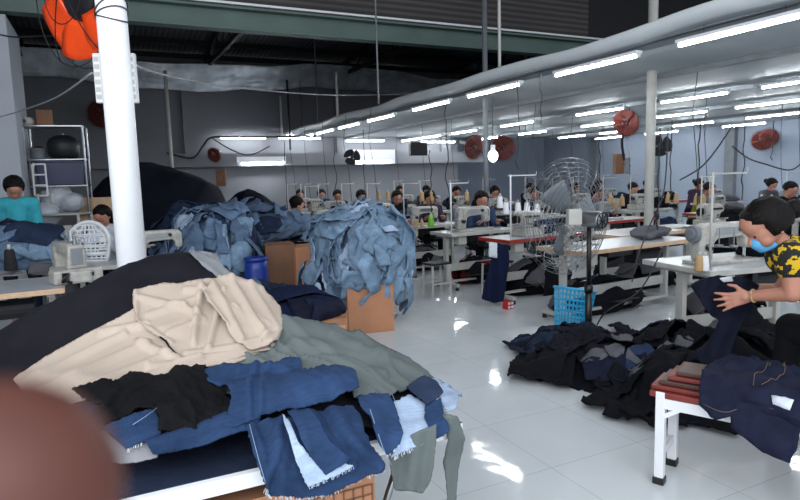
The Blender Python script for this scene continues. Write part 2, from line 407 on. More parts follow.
# wire ties round the column
mb = MB()
for k, (z, tl) in enumerate(((2.42, .12), (2.40, -.1), (2.45, .2))):
    mb.tube([(.083*math.cos(a), .083*math.sin(a), z+tl*.25*math.cos(a+1)) for a in np.linspace(0, 2*math.pi, 24, False)], .0035, 5, True)
mb.build('wire_tie', m_cable, colf, True)
def socket_bar(loc, rz, label):
    t = thing('socket_strip', label, 'power strip', loc, rz, 'socket strips tied to the white column')
    MB().box((0, 0, 0), (.045, .035, .29)).build('housing', m_whitepl, t, bevel=.006)
    mb = MB()
    for i in range(6): mb.box((0, -.018, -.11+i*.044), (.03, .004, .026))
    mb.build('socket_face', m_ivory, t, bevel=.002)
    return t
q = P(99, 79, 3.72); socket_bar((q.x, q.y-.02, q.z), -.45, 'white socket strip fixed on the left side of the white column')
q = P(133, 79, 3.72); socket_bar((q.x, q.y-.02, q.z), -.45, 'white socket strip fixed on the right side of the white column')
column('steel_pole', (6.2, 5.5, 0), (6.2, 5.5, 4.4), .058, m_ivory, 'pale steel pole among the sewing tables behind the big fan')
column('steel_pole', (5.62, 8.3, 0), (5.62, 8.3, 5.2), .042, m_greymetal, 'grey steel pole in mid hall beside the bare lit bulb')
def hang(name, px, y0, y1, d, r, m_, label, cat='pipe', wob=0, sway=0):
    a, b = P(px, y0, d), P(px+sway, y1, d); b.x, b.y = a.x+(b.x-a.x)*(1 if sway else 0), a.y+(b.y-a.y)*(1 if sway else 0)
    pts = [a+(b-a)*t+Vector((wob*nz(t*5, px), 0, 0)) for t in np.linspace(0, 1, 12)]
    o = MB().tube(pts, r, 6).build(name, m_, smooth=True); tag(o, label, cat); return recenter(o)
hang('hanging_rod', 499, -10, 68, 8.0, .022, m_ivory, 'pale thin pipe dropping from roof to ceiling edge beside grey pole')
hang('hanging_rod', 375, -10, 104, 8.9, .013, m_greymetal, 'thin grey rod dropping from above the green beam to ceiling edge')
hang('hanging_rod', 314, 30, 131, 15, .02, m_greymetal, 'thin rod hanging in front of the silver foil')
hang('hanging_rod', 336, 72, 118, 13, .03, m_ivory, 'short pale rod holding the far end of suspended ceiling')
hang('hanging_rod', 730, -5, 8, 8, .02, m_ivory, 'short pale rod above the ceiling edge at upper right')
hang('wall_pipe', 165, 71, 172, 14.9, .05, m_ivory, 'pale upright pipe standing before back wall left of the tube lamps')
hang('wall_pipe', 147, 84, 152, 16, .03, m_steelbeam, 'dark narrow downpipe on the back wall near the white column')
hang('wall_pipe', 280, 96, 140, 16.3, .03, m_ivory, 'pale conduit on the back wall above the tube lamps')
hang('wall_pipe', 287, 80, 150, 15.8, .025, m_steelbeam, 'dark conduit hanging right of the pale conduit on back wall')
for px, y0, y1, d, lab in ((284, 140, 208, 12, 'dark power cable dropping above the worker in black jacket'), (300, 80, 128, 15, 'dark cable hanging below the silver foil at mid back wall'),
        (334, 139, 215, 12, 'grey power cable dropping beside the light blue heap'), (363, 130, 210, 12.5, 'thin cable dropping left of the middle tables'),
        (446, 105, 205, 8.2, 'cable dropping from the first lamp row left of grey pole'), (518, 80, 170, 7, 'cable dropping to the tall wire fan'),
        (541, 70, 125, 6, 'short double cable under the ceiling edge'), (672, 120, 200, 9, 'cable dropping right of the pale pole'),
        (700, 122, 205, 8.4, 'cable dropping behind the nearest thread stand'), (745, 126, 200, 8, 'cable hanging below the orange wall fan'),
        (774, 121, 160, 9, 'short cable hanging near the right picture edge'), (430, 150, 215, 9, 'cable dropping above the green thread cone'), (600, 140, 200, 9, 'cable dropping behind the wire fan'),
        (660, 128, 230, 5.6, 'dark cable running down beside the pale pole')):
    hang('hanging_cable', px, y0, y1, d, .008 if d > 7 else .005, m_cable, lab, 'cable', .06)

# long cables strung across
def string(px, m_, r, label, d, name='strung_cable'):
    pts = [P(x, y, dd) for (x, y), dd in zip(px, d)]; out = []
    for i in range(len(pts)-1):
        a = pts[max(i-1, 0)]; b = pts[i]; c = pts[i+1]; e = pts[min(i+2, len(pts)-1)]
        for t in np.linspace(0, 1, 8, False):
            out.append(.5*((2*b)+(c-a)*t+(2*a-5*b+4*c-e)*t*t+(3*b-a-3*c+e)*t**3))
    out.append(pts[-1]); o = MB().tube(out, r, 6).build(name, m_, smooth=True); return tag(o, label, 'cable')
string([(-4, 118), (20, 111), (55, 98), (92, 73)], m_cableg, .007, 'pale cable sloping from the left picture edge to white column', [7.45, 6.9, 5.5, 3.8])
string([(136, 66), (170, 76), (230, 87), (330, 95), (420, 94)], m_cableg, .010, 'long pale cable strung from white column towards the suspended ceiling', [3.8, 6, 8.5, 11, 13])
string([(-3, 34), (15, 37), (45, 36), (96, 36)], m_cable, .009, 'dark cable strung behind the orange fan at top left', [7.3, 7.3, 7.3, 7.3])
string([(167, 153), (192, 158), (203, 146), (210, 138), (226, 137), (262, 137), (316, 136)], m_cable, .022, 'dark looping cable feeding the back wall tube lamps', [15.4]*7)
string([(212, 138), (232, 150), (250, 155), (270, 146)], m_cable, .015, 'dark slack cable sagging between the two back wall lamps', [15.6]*4)
string([(732, 126), (716, 150), (700, 168), (680, 180)], m_cable, .012, 'dark slack cable hanging from ceiling towards the sewing rows', [9, 9, 9, 9.4])
string([(732, 146), (748, 158), (765, 164), (790, 170), (805, 160)], m_cable, .011, 'dark slack cable looping below the orange wall fan', [9, 9, 9, 9, 9])
string([(627, 128), (622, 140), (624, 160)], m_steelbeam, .03, 'dark flexible conduit curving down to the wall box', [13.5, 14, 14.5])
string([(668, 128), (664, 190), (650, 225), (636, 262), (632, 282)], m_cable, .006, 'dark power cable falling in front of the long white table', [5.6, 5.5, 5.3, 5.0, 4.9])
string([(662, 250), (640, 290), (606, 312), (595, 330)], m_cable, .006, 'dark cable trailing under the long white table', [4.9, 4.8, 4.8, 5.0])

# ================================================================ lamps
def tube_lamp(label, loc, rz, group, wires=True):
    t = thing('tube_lamp', label, 'lamp', loc, rz, group)
    MB().box((0, 0, .032), (1.22, .085, .03)).box((0, 0, .018), (1.2, .05, .012)).build('housing', m_wpaint, t, bevel=.004)
    MB().cyl((-.585, 0, 0), (.585, 0, 0), .016, n=12).build('glass_tube', m_tube, t, True)
    for s in (-1, 1): MB().box((s*.6, 0, .008), (.022, .036, .05)).build('end_cap', m_whitepl, t, bevel=.003)
    if wires:
        for s in (-.35, .35): MB().cyl((s, 0, .05), (s, 0, .125), .002, n=5).build('hanger_wire', m_cable, t)
    return t
g = 'tube lamps hanging under the suspended ceiling'
lamp0 = None; H = math.pi/2
rows = [(4.75, 2.61, [3.32, 4.98, 6.84, 8.56, 10.5, 12.15, 13.7, 15.2], 'row along the rolled ceiling edge'),
        (8.35, 2.6, [3.3, 4.9, 6.6, 8.6, 11.1, 13.3, 15.1, 16.3], 'second row in from ceiling edge'),
        (10.6, 2.6, [5.0, 6.87, 8.65, 10.9, 13.4, 15.6], 'third row in from ceiling edge'),
        (13.15, 2.6, [6.9, 8.4, 10.4, 12.9, 14.7], 'fourth row in from ceiling edge'),
        (15.1, 2.6, [8.2, 10.4, 13.0, 15.1], 'last row beside the pale blue wall')]
for X, Z, ys, rn in rows:
    for i, y in enumerate(ys):
        lab = 'lit white tube lamp under the suspended ceiling, %s from the front in the %s' % (ORD[i], rn)
        lab = 'lit tube lamp, %s from the front in the %s' % (ORD[i], rn)
        if lamp0 is None: lamp0 = tube_lamp(lab, (X, y, Z), H, g)
        else: dup(lamp0, (X, y, Z), H, lab)
lw = tube_lamp('long lit tube lamp hung high on the back wall, left one of two', (3.43, 16.6, 2.66), 0, 'tube lamps on the back wall', False)
dup(lw, (5.0, 16.6, 2.66), 0, 'long lit tube lamp hung high on the back wall, right one of two')
dup(lw, (3.93, 16.55, 1.99), 0, 'lit tube lamp mounted low on the ledge of back wall')
dup(lw, (6.95, 16.5, 2.58), 0, 'lit tube lamp on the back wall under the far ceiling corner')
dup(lw, (7.15, 16.55, 2.0), 0, 'lit tube lamp low on the ledge over the middle workers')
dup(lw, (9.4, 16.5, 2.55), 0, 'lit tube lamp on the back wall left of the red orange fans')
# reflector board behind the low lamps
tag(MB().box((3.9, 16.62, 2.08), (1.35, .02, .16)).build('reflector_board', m_wpaint), 'white reflector board behind the low lamp on the ledge', 'board')
tag(MB().box((7.2, 16.62, 2.12), (1.5, .02, .42)).build('reflector_board', m_wpaint), 'large white reflector board low on back wall over the middle workers', 'board')
t = thing('light_bulb', 'bare lit round bulb hanging beside the grey pole', 'bulb', P(493, 156, 9.4))
MB().ell((0, 0, 0), (.075, .075, .09), 14, 10).build('glass', m_bulb, t, True)
MB().cyl((0, 0, .08), (0, 0, .17), .035, n=10).build('socket', m_whitepl, t)
MB().cyl((0, 0, .17), (0, 0, .9), .008, n=5).build('cord', m_cable, t)

# ================================================================ fans
def round_fan(name, label, loc, R, m_b, blades=5, group=None, cage=True, m_c=None, wires=14, rings=4, full=False):
    """axis along local -y (blows towards -y)"""
    t = thing(name, label, 'fan', loc, 0, group)
    mb = MB()
    for k in range(blades):
        a0 = 2*math.pi*k/blades; vs = []; fs = []; nr, na = 6, 7; w_ = 2*math.pi/blades*.98
        for i in range(nr+1):
            rr = R*((.45 if full == 2 else .2)+(.53 if full == 2 else .78)*i/nr)
            for j in range(na+1):
                u = j/na; ww = w_*((.55+.45*math.sin(math.pi*min(1, .25+.6*i/nr))) if not full else 1.22*(.6+.4*min(1, i/3))); a = a0+ww*(u-.5)+.25*i/nr
                vs.append((rr*math.cos(a), (u-.5)*.10*R*1.6, rr*math.sin(a)))
        for i in range(nr):
            for j in range(na): q = i*(na+1)+j; fs.append((q, q+1, q+na+2, q+na+1))
        b = MB().add(vs, fs).build('blade', m_b, t, True, solid=.004)
    MB().ell((0, 0, 0), (R*.2, R*.16, R*.2) if full != 2 else (R*.46, R*.1, R*.46), 20, 8).build('hub', m_b if full != 2 else m_dsteel, t, True)
    MB().cyl((0, .03, 0), (0, .2, 0), R*.2, R*.17, 16).build('motor', m_dsteel, t, True, bevel=.01)
    if cage:
        mb = MB(); rw = max(.0022, R*.008)
        for s in (-1, 1):
            for i in range(rings):
                f = (i+1)/rings; mb.tube([(R*1.08*f*math.cos(a), s*.11*math.sqrt(max(0, 1-f*f*.9))*1.1, R*1.08*f*math.sin(a)) for a in np.linspace(0, 2*math.pi, 28, False)], rw, 4, True)
            for k in range(wires):
                a = 2*math.pi*k/wires; mb.tube([(R*1.08*f*math.cos(a), s*.11*math.sqrt(max(0, 1-f*f*.9))*1.1, R*1.08*f*math.sin(a)) for f in np.linspace(.12, 1, 7)], rw, 4)
        mb.build('wire_guard', m_c or m_dsteel, t)
    return t
def aim(o, d):
    d = Vector(d).normalized(); o.rotation_euler = d.to_track_quat('-Y', 'Z').to_euler(); return o
vdir = lambda px, py: ray(px, py).normalized()
f = round_fan('wall_fan', 'large orange bladed fan strapped high on the white column', P(79, -14, 3.95), .46, m_orange, 7, None, True, m_dsteel, 6, 2, 2)
aim(f, -_H*math.cos(R_(36))-Vector((_H.y, -_H.x, 0))*math.sin(R_(36)))
MB().box((.10, .14, -.02), (.22, .05, .05)).box((.0, .2, -.05), (.1, .1, .16)).build('bracket', m_dsteel, f, bevel=.004)
f1 = round_fan('wall_fan', 'round fan with red orange blades high on pale blue wall at right', (15.9, 10.4, 2.2), .27, m_orange2, 5, 'small fans with red orange blades', wires=20, rings=6, full=True)
aim(f1, (-1, -.55, -.3)); MB().box((.0, .3, .05), (.06, .3, .06)).build('bracket', m_ivory, f1)
def dfan(px, py, d, direction, label, s=1):
    r = dup(f1, P(px, py, d), None, label, None, s); aim(r, direction); return r
dfan(769, 138, 15.7, (-.7, -.9, -.2), 'second red orange fan, right beside the round wall fan', .9)
dfan(626, 123, 11.5, (-1, -.3, -.3), 'red orange fan hanging left of the pale pole under ceiling', .95)
dfan(474, 147, 13.2, (.2, -1, -.2), 'red orange fan left of the grey pole', 1)
dfan(503, 148, 13.2, (-.5, -1, -.2), 'red orange fan right of the grey pole', 1)
dfan(214, 155, 15.3, (-.8, -.8, -.3), 'small dark red fan on the back wall near the low lamp', .7)
dfan(101, 114, 14.5, (-.5, -1, -.2), 'small red orange fan on back wall behind the white column', 1.2)
f2 = round_fan('wall_fan', 'small dark grey fan with open blades on the pale blue wall', P(660, 146, 14.5), .28, m_dsteel, 3, None, False); aim(f2, (-.8, -.6, -.5))
f3 = round_fan('wall_fan', 'small dark fan on back wall above the middle workers', P(352, 157, 15.6), .22, m_dsteel, 3, None, False); aim(f3, (-.3, -1, -.4))

# tall wire fan on its stand
axis = (_H*math.cos(R_(32))-Vector((_H.y, -_H.x, 0))*math.sin(R_(32))+Vector((0, 0, .04))).normalized()
foot = atz(586, 350, 0); foot = P(588, 350, 4.95); foot.z = 0
t = thing('pedestal_fan', 'tall silver wire caged pedestal fan standing in the dark clothes', 'fan', foot)
T = axis.to_track_quat('Y', 'Z').to_matrix().to_4x4(); hz = P(588, 219, 4.95).z
def tf(p): return T @ Vector(p) + Vector((0, 0, hz))
mb = MB(); Rf = .50
def dish(f, s): return (.17+s*.12*math.sqrt(max(0, 1-f*f*.97)))+.06
for s in (-1, 1):
    for i in range(13):
        f_ = (i+1)/13; mb.tube([tf((Rf*f_*math.cos(a), dish(f_, s), Rf*f_*math.sin(a))) for a in np.linspace(0, 2*math.pi, 44, False)], .0026, 4, True)
    for k in range(22):
        a = 2*math.pi*k/22; mb.tube([tf((Rf*f_*math.cos(a+.25*f_*s), dish(f_, s), Rf*f_*math.sin(a+.25*f_*s))) for f_ in np.linspace(.14, 1, 8)], .0026, 4)
mb.build('wire_cage', m_steel, t)
for k in range(3):
    vs = []; fs = []
    for i in range(6):
        for j in range(6):
            a = 2*math.pi*k/3+(j/5-.5)*(1.0-.25*i/5)+.2*i/5; rr = .06+.28*i/5; vs.append(tf((rr*math.cos(a), .23+(j/5-.5)*.09, rr*math.sin(a))))
    for i in range(5):
        for j in range(5): q = i*6+j; fs.append((q, q+1, q+7, q+6))
    MB().add(vs, fs).build('blade', m_greymetal, t, True, solid=.002)
MB().cyl(tf((0, -.13, 0)), tf((0, .06, 0)), .07, n=24).build('motor', m_steel, t, True, bevel=.008)
mb = MB().lathe([(.0, 0), (.03, 0), (.032, .006), (.03, .01)], n=20, M=None); mb = MB()
for k in range(8):
    a = 2*math.pi*k/8; mb.bar(tf((.02*math.cos(a), -.136, .02*math.sin(a))), tf((.062*math.cos(a), -.134, .062*math.sin(a))), .006, .006)
mb.tube([tf((.064*math.cos(a), -.134, .064*math.sin(a))) for a in np.linspace(0, 2*math.pi, 20, False)], .005, 5, True); mb.ell(tf((0, -.135, 0)), .018)
mb.build('motor_grille', m_dsteel, t)
c = P(574, 217, 4.9); lc = c-foot
MB().box((lc.x, lc.y, lc.z), (.11, .09, .13), -YAW).build('control_box', m_ivory, t, bevel=.008)
MB().cyl((0, 0, .03), (0, 0, hz-.55), .028, n=16).cyl((0, 0, hz-.6), (0, 0, hz-.03), .020, n=14).cyl((0, 0, hz-.62), (0, 0, hz-.55), .036, n=16).build('post', m_blackpl, t, True)
MB().lathe([(0, 0), (.24, 0), (.24, .02), (.06, .05), (.035, .09), (0, .09)]).build('base', m_blackpl, t, True)

# ================================================================ the cutting table heaped with cloth, nearest the camera
YF, XR, ZT = 1.5, 1.0, .75
t = thing('folding_table', 'white edged folding table under the heap of cloth nearest the camera', 'table', (0, 2.1, 0))
MB().box((-.195, -.2, ZT-.012), (2.19, .76, .022)).build('tabletop', m_plasticsheet, t)
mb = MB(); mb.box((-.195, -.59, ZT-.018), (2.23, .02, .04)).box((-.195, .19, ZT-.018), (2.23, .02, .04)).box((.91, -.2, ZT-.018), (.02, .8, .04)).box((-1.30, -.2, ZT-.018), (.02, .8, .04))
mb.build('edge_trim', m_wpaint, t, bevel=.004)
for sx in (-1, 1):
    for sy in (-1, 1):
        x = -.17+sx*.95; y = -.2+sy*.3; MB().tube([(x, y, ZT-.04), (x-.12*sx, y, .4), (x-.05*sx, y, 0)], .013, 8).build('leg', m_steel, t, True)
MB().tube([(.52, -.5, ZT-.04), (.36, -.45, .0)], .012, 8).build('brace', m_chrome, t, True)
MB().tube([(.40, -.5, ZT-.04), (.60, -.45, .0)], .012, 8).build('brace', m_chrome, t, True)
ctrl = [(0, 350, 2.5), (30, 322, 2.55), (60, 303, 2.6), (100, 280, 2.65), (140, 264, 2.7), (180, 254, 2.7), (205, 257, 2.65), (225, 267, 2.55), (240, 286, 2.4), (262, 302, 2.3),
        (190, 287, 2.38), (135, 297, 2.4), (90, 300, 2.45), (300, 328, 2.22), (340, 333, 2.18), (385, 352, 2.05), (420, 370, 1.93), (437, 386, 1.83), (462, 406, 1.66),
        (18, 385, 2.12), (50, 362, 2.25), (90, 338, 2.3), (75, 408, 1.78), (130, 392, 1.85), (165, 382, 1.88), (205, 375, 1.9), (275, 358, 1.97), (275, 335, 2.08), (215, 330, 2.12),
        (232, 417, 1.68), (160, 444, 1.6), (230, 440, 1.56), (300, 374, 1.86), (342, 381, 1.76), (350, 400, 1.64), (300, 395, 1.7), (310, 426, 1.54), (348, 417, 1.54), (384, 406, 1.62), (396, 432, 1.52), (435, 428, 1.52)]
pts = [P(a, b, 1)-_C for a, b, _ in ctrl]
W3 = [(_C+p*(Y/p.y)) for p, (_, _, Y) in zip(pts, ctrl)]
W3 += [Vector(v) for v in ((-.7, 1.55, .77), (-.3, 1.55, .77), (0, 1.53, .765), (.15, 1.52, .775), (-1.2, 2, .86), (-1.2, 2.7, .82), (-.9, 2.75, .84), (-.8, 3.2, .8), (.0, 3.2, .85), (.5, 3.1, .85), (.8, 2.9, .8), (1.1, 2.6, .6), (1.2, 2.2, .65), (-.4, 3.25, .85), (1.15, 1.9, .70), (1.0, 1.55, .76), (-1.2, 1.5, .77))]
A = np.array([[v.x, v.y] for v in W3]); zz = np.array([v.z for v in W3])
def U(r): return np.where(r > 1e-9, r*r*np.log(np.maximum(r, 1e-9)), 0)
n = len(A); K = U(np.linalg.norm(A[:, None]-A[None], axis=2))+np.eye(n)*.002; Q = np.hstack([np.ones((n, 1)), A])
S = np.linalg.solve(np.block([[K, Q], [Q.T, np.zeros((3, 3))]]), np.concatenate([zz, np.zeros(3)]))
gx = np.linspace(-1.6, 1.4, 151); gy = np.linspace(1.3, 3.4, 106)
G = np.stack(np.meshgrid(gx, gy, indexing='ij'), -1).reshape(-1, 2)
HZ = (U(np.linalg.norm(G[:, None]-A[None], axis=2)) @ S[:n] + S[n]+G @ S[n+1:]).reshape(151, 106)
HZ = np.clip(HZ, ZT+.002, 1.35)
def hraw(x, y):
    fx = min(max((x+1.6)/3*150, 0), 149.99); fy = min(max((y-1.3)/2.1*105, 0), 104.99); i, j = int(fx), int(fy); a, b = fx-i, fy-j
    return (HZ[i, j]*(1-a)*(1-b)+HZ[i+1, j]*a*(1-b)+HZ[i, j+1]*(1-a)*b+HZ[i+1, j+1]*a*b)
def soft(d): return 0 if d < 0 else (9*d*d/.06 if d < .03 else .135+9*(d-.03))
def hf(x, y):
    z = hraw(x, max(y, YF)); z -= soft(YF-y); z -= soft(x-1.0)+soft(y-3.0)*.3
    return z
def cast(px, py):
    r = ray(px, py); r = r/r.dot(_H); t0 = .9; st = .012; prev = t0
    t_ = t0
    while t_ < 4.0:
        p = _C+r*t_
        if p.z < hf(p.x, p.y):
            lo, hi = prev, t_
            for _ in range(10):
                md = (lo+hi)/2; p = _C+r*md
                if p.z < hf(p.x, p.y): hi = md
                else: lo = md
            return _C+r*hi
        prev = t_; t_ += st
    return _C+r*2.6
def hn(x, y):
    e = .015; n_ = Vector((-(hf(x+e, y)-hf(x-e, y))/(2*e), -(hf(x, y+e)-hf(x, y-e))/(2*e), 1)); return n_.normalized()
def lay(off, amp, fr, seed, ang=.6, extra=None, iso=1.0, el=.35):
    def f(px, py):
        p = cast(px, py); n_ = hn(p.x, p.y); k = fold(p.x, p.y+(.75-p.z)*.6, amp, fr, seed, ang, iso, el)
        if extra: k += extra(px, py)
        return p+n_*(off+max(k, -off*.8))
    return f
def lumps(*L):                          # rolls: (x0,y0,x1,y1,width px,height m)
    def f(px, py):
        z = 0
        for x0, y0, x1, y1, w_, h_ in L:
            dx, dy = x1-x0, y1-y0; t_ = max(0, min(1, ((px-x0)*dx+(py-y0)*dy)/(dx*dx+dy*dy))); d_ = math.hypot(px-x0-t_*dx, py-y0-t_*dy)/w_
            if d_ < 1: z += h_*math.cos(d_*math.pi/2)
        return z
    return f
# the big charcoal mound covers the whole heap
yb = [(.36, 2.9), (.45, 2.42), (.51, 2.32), (.63, 2.23), (.78, 2.18), (.91, 2.05), (1.0, 1.92), (1.03, 1.6)]
def back(x): return float(np.interp(x, [q[0] for q in yb], [q[1] for q in yb]))
NX, NY = 130, 84; vs = []; fs = []
for j in range(NY+1):
    for i in range(NX+1):
        x = -1.28+2.17*i/NX; y = 1.515+1.62*j/NY; z = hraw(x, y)
        if y > 2.72: z = ZT+.003+(z-ZT)*max(0, 1-((y-2.72)/.4))**.7 if y < 3.12 else ZT-.3
        if y > back(x) and x > .36: z = max(z-3.2*(y-back(x)), .4); vs.append((x, y, z)); continue
        vs.append((x, y, max(ZT+.003, z+fold(x, y, .010, 3.2, 4, 1.0)*min(1, (z-ZT)*6))))
for j in range(NY):
    for i in range(NX): a = j*(NX+1)+i; fs.append((a, a+1, a+NX+2, a+NX+1))
fs = [f for f in fs if (vs[f[0]][1] < back(vs[f[0]][0])+.14 or vs[f[0]][0] < .36) and not (vs[f[0]][0] < .35 and vs[f[0]][1] < 1.62) and vs[f[0]][1] < 3.0]
o = MB().add(vs, fs).build('charcoal_cloth', m_black, smooth=True); o.modifiers.new('s', 'SOLIDIFY').thickness = .006
recenter(o); tag(o, 'large charcoal cloth over the mound on the nearest table', 'cloth')
def px_sheet(name, poly, f, m_, label, cat, seed, sp=2.1, fray=.35, thick=.005, group=None):
    o = sheet(name, poly, f, m_, sp, seed, fray, thick); tag(o, label, cat, group); return o
px_sheet('grey_cloth', [(188, 253), (205, 255), (214, 258), (222, 270), (234, 282), (244, 292), (238, 297), (224, 290), (212, 276), (196, 264)], lay(.012, .006, 8, 31), m_graylight, 'narrow strip of light grey cloth on the far shoulder of the charcoal mound', 'cloth', 31)
px_sheet('grey_cloth', [(200, 384), (212, 374), (232, 366), (262, 352), (266, 330), (276, 322), (300, 327), (340, 333), (362, 341), (385, 352), (404, 361), (420, 370), (432, 380), (440, 390), (424, 389), (410, 392), (398, 397), (386, 404), (374, 407), (352, 404), (344, 388), (322, 384), (300, 386), (285, 384), (262, 392), (240, 402), (218, 398)],
    lay(.016, .016, 6, 12, .5, lumps((280, 330, 355, 352, 9, .016), (290, 352, 372, 362, 8, .018), (330, 345, 420, 378, 6, .014), (305, 368, 380, 382, 8, .018), (255, 372, 290, 368, 9, .015)), .5, .2), m_gray, 'grey green twill cloth spread over the right side of the heap', 'cloth', 12)
px_sheet('beige_cloth', [(16, 388), (34, 373), (50, 362), (70, 350), (90, 338), (115, 325), (137, 312), (175, 318), (230, 330), (262, 345), (258, 358), (235, 369), (205, 373), (182, 380), (158, 385), (130, 393), (104, 401), (75, 410), (52, 412), (30, 404)],
    lay(.020, .008, 4, 21, .75, lumps((26, 392, 128, 340, 4, .014), (44, 400, 150, 350, 4, .016), (84, 400, 168, 362, 5, .014), (120, 394, 200, 366, 4, .012), (140, 350, 178, 366, 5, .014), (104, 338, 150, 330, 5, .014), (150, 376, 250, 356, 4, .012)), .3, .10), m_beige, 'beige cotton cloth lying long across the lower left of the heap', 'cloth', 21)
px_sheet('beige_cloth', [(135, 300), (138, 295), (165, 288), (178, 289), (190, 286), (205, 284), (216, 284), (232, 286), (243, 289), (254, 296), (264, 304), (272, 314), (277, 324), (279, 338), (276, 348), (268, 357), (250, 360), (232, 366), (212, 366), (196, 368), (176, 362), (172, 354), (166, 348), (150, 338), (141, 330), (139, 320), (136, 310)],
    lay(.024, .009, 4.5, 5, .9, lumps((202, 292, 194, 350, 4, .022), (222, 300, 208, 356, 4, .018), (186, 296, 252, 296, 4, .016), (206, 300, 266, 336, 4, .018), (142, 304, 186, 314, 4, .014), (186, 314, 200, 322, 4, .014), (222, 300, 270, 316, 4, .014), (232, 316, 258, 352, 4, .016), (150, 322, 200, 304, 4, .012), (170, 342, 204, 326, 4, .012), (138, 298, 140, 328, 3, .014), (141, 330, 172, 350, 3, .012), (186, 362, 262, 352, 4, .014), (246, 318, 274, 340, 4, .014)), .45, .10), m_beige, 'crumpled beige cotton trousers folded over the top of the heap', 'trousers', 5)
def seam(name, px, f, m_, r, label, cat='trim', parent=None):
    o = MB().tube([f(*p) for p in px], r, 5).build(name, m_, None, True); recenter(o); return tag(o, label, cat)
px_sheet('beige_cloth', [(204, 304), (208, 296), (218, 285), (234, 287), (246, 291), (256, 298), (266, 306), (274, 316), (278, 328), (279, 340), (275, 350), (266, 357), (250, 361), (238, 356), (230, 346), (224, 334), (216, 322), (208, 314)],
    lay(.044, .008, 5, 6, .9, lumps((212, 294, 240, 350, 4, .016), (228, 290, 262, 348, 4, .018), (246, 296, 274, 340, 4, .014), (204, 306, 226, 336, 3, .012), (222, 288, 262, 300, 3, .012), (240, 356, 276, 346, 3, .012)), .45, .10), m_beige, 'right sleeve like flap of beige cotton folded over the heap top', 'cloth', 6)
def fringe(o, path, f, n_=40, L=3.5, sd=0):
    r = random.Random(sd); mb = MB(); seg = len(path)-1
    for i in range(n_):
        u = r.uniform(0, seg-.001); j = int(u); x = path[j][0]+(path[j+1][0]-path[j][0])*(u-j); y = path[j][1]+(path[j+1][1]-path[j][1])*(u-j)
        a = f(x, y-1.5); b = f(x+r.uniform(-1.5, 1.5), y+r.uniform(.6, 1)*L); mb.tube([a, (a+b)/2+Vector((0, 0, .001)), b], .0006, 3)
    mb.v = [tuple(Vector(v)-o.location) for v in mb.v]; mb.build('frayed_threads', m_scrap, o, label='white frayed threads')
seam('fly_band', [(162, 346), (167, 350), (170, 356), (174, 361), (178, 364), (176, 368)], lay(.036, 0, 5, 5), m_lace, .003, 'dark open fly edge on the beige trousers', 'fly')
# denim bundles
D = 'cut denim pieces on the nearest table'
px_sheet('denim_piece', [(58, 413), (80, 408), (102, 408), (110, 416), (104, 432), (90, 437), (70, 428)], lay(.02, .005, 8, 44), m_dark_denim, 'dark blue denim piece under the left tip of black ruffles', 'denim piece', 44, group=None)
px_sheet('lining_cloth', [(94, 440), (106, 436), (128, 452), (158, 442), (162, 452), (158, 461), (140, 466), (124, 468), (104, 464)], lay(.018, .005, 8, 45), m_graylight, 'pale lining cloth under the small denim patch near the table edge', 'lining', 45)
px_sheet('denim_piece', [(104, 436), (130, 428), (156, 418), (162, 442), (146, 449), (129, 456), (114, 444)], lay(.034, .004, 8, 46), m_mid_denim, 'small square of blue denim poking below the black ruffles', 'denim piece', 46)
px_sheet('denim_piece', [(146, 449), (160, 442), (190, 437), (214, 430), (232, 420), (246, 414), (262, 424), (258, 436), (238, 441), (210, 450), (180, 457), (155, 461)], lay(.022, .006, 9, 47, .3, lumps((150, 455, 255, 425, 9, .025))), m_mid_denim, 'rolled blue denim strip running along the table behind the edge', 'denim piece', 47)
px_sheet('denim_piece', [(200, 384), (222, 375), (249, 377), (272, 374), (294, 369), (301, 378), (302, 388), (312, 384), (320, 380), (330, 378), (342, 378), (349, 392), (352, 408), (340, 414), (326, 418), (295, 424), (262, 430), (240, 438), (226, 440), (232, 424), (222, 404), (206, 398)],
    lay(.04, .008, 9, 48, .2, lumps((232, 415, 350, 398, 20, .04), (238, 388, 302, 380, 8, .022), (250, 430, 256, 378, 4, .012), (262, 428, 270, 380, 3, .010))), m_mid_denim, 'thick rolled bundle of blue denim behind the front denim panels', 'denim piece', 48)
px_sheet('denim_piece', [(352, 409), (368, 406), (384, 405), (390, 418), (396, 436), (393, 443), (384, 450), (380, 452), (372, 440), (366, 428), (358, 420)], lay(.036, .005, 9, 49), m_mid_denim, 'narrow blue denim panel right of the rolled bundle', 'denim piece', 49, fray=.8)
px_sheet('denim_piece', [(384, 411), (409, 402), (424, 412), (436, 432), (419, 442), (403, 449), (387, 456), (392, 444), (396, 436), (392, 420)], lay(.024, .004, 9, 50), m_pale_denim, 'pale blue frayed denim reverse beside the narrow panel', 'denim piece', 50, fray=1.1)
px_sheet('denim_piece', [(422, 390), (434, 386), (444, 388), (452, 394), (457, 401), (459, 408), (457, 415), (450, 419), (444, 418), (438, 408), (428, 400)], lay(.030, .005, 9, 51), m_pale_denim, 'pale blue denim piece at the right end of the table', 'denim piece', 51, fray=.8)
px_sheet('denim_piece', [(402, 399), (412, 391), (420, 387), (432, 395), (441, 406), (434, 412), (425, 418), (413, 409)], lay(.042, .004, 9, 52), m_dark_denim, 'dark blue denim square tucked under the grey green cloth', 'denim piece', 52)
px_sheet('denim_piece', [(422, 417), (430, 413), (440, 410), (443, 420), (443, 431), (434, 436), (425, 439), (424, 428)], lay(.040, .003, 9, 53), m_mid_denim, 'small blue denim square hanging at the table corner', 'denim piece', 53, fray=.8)
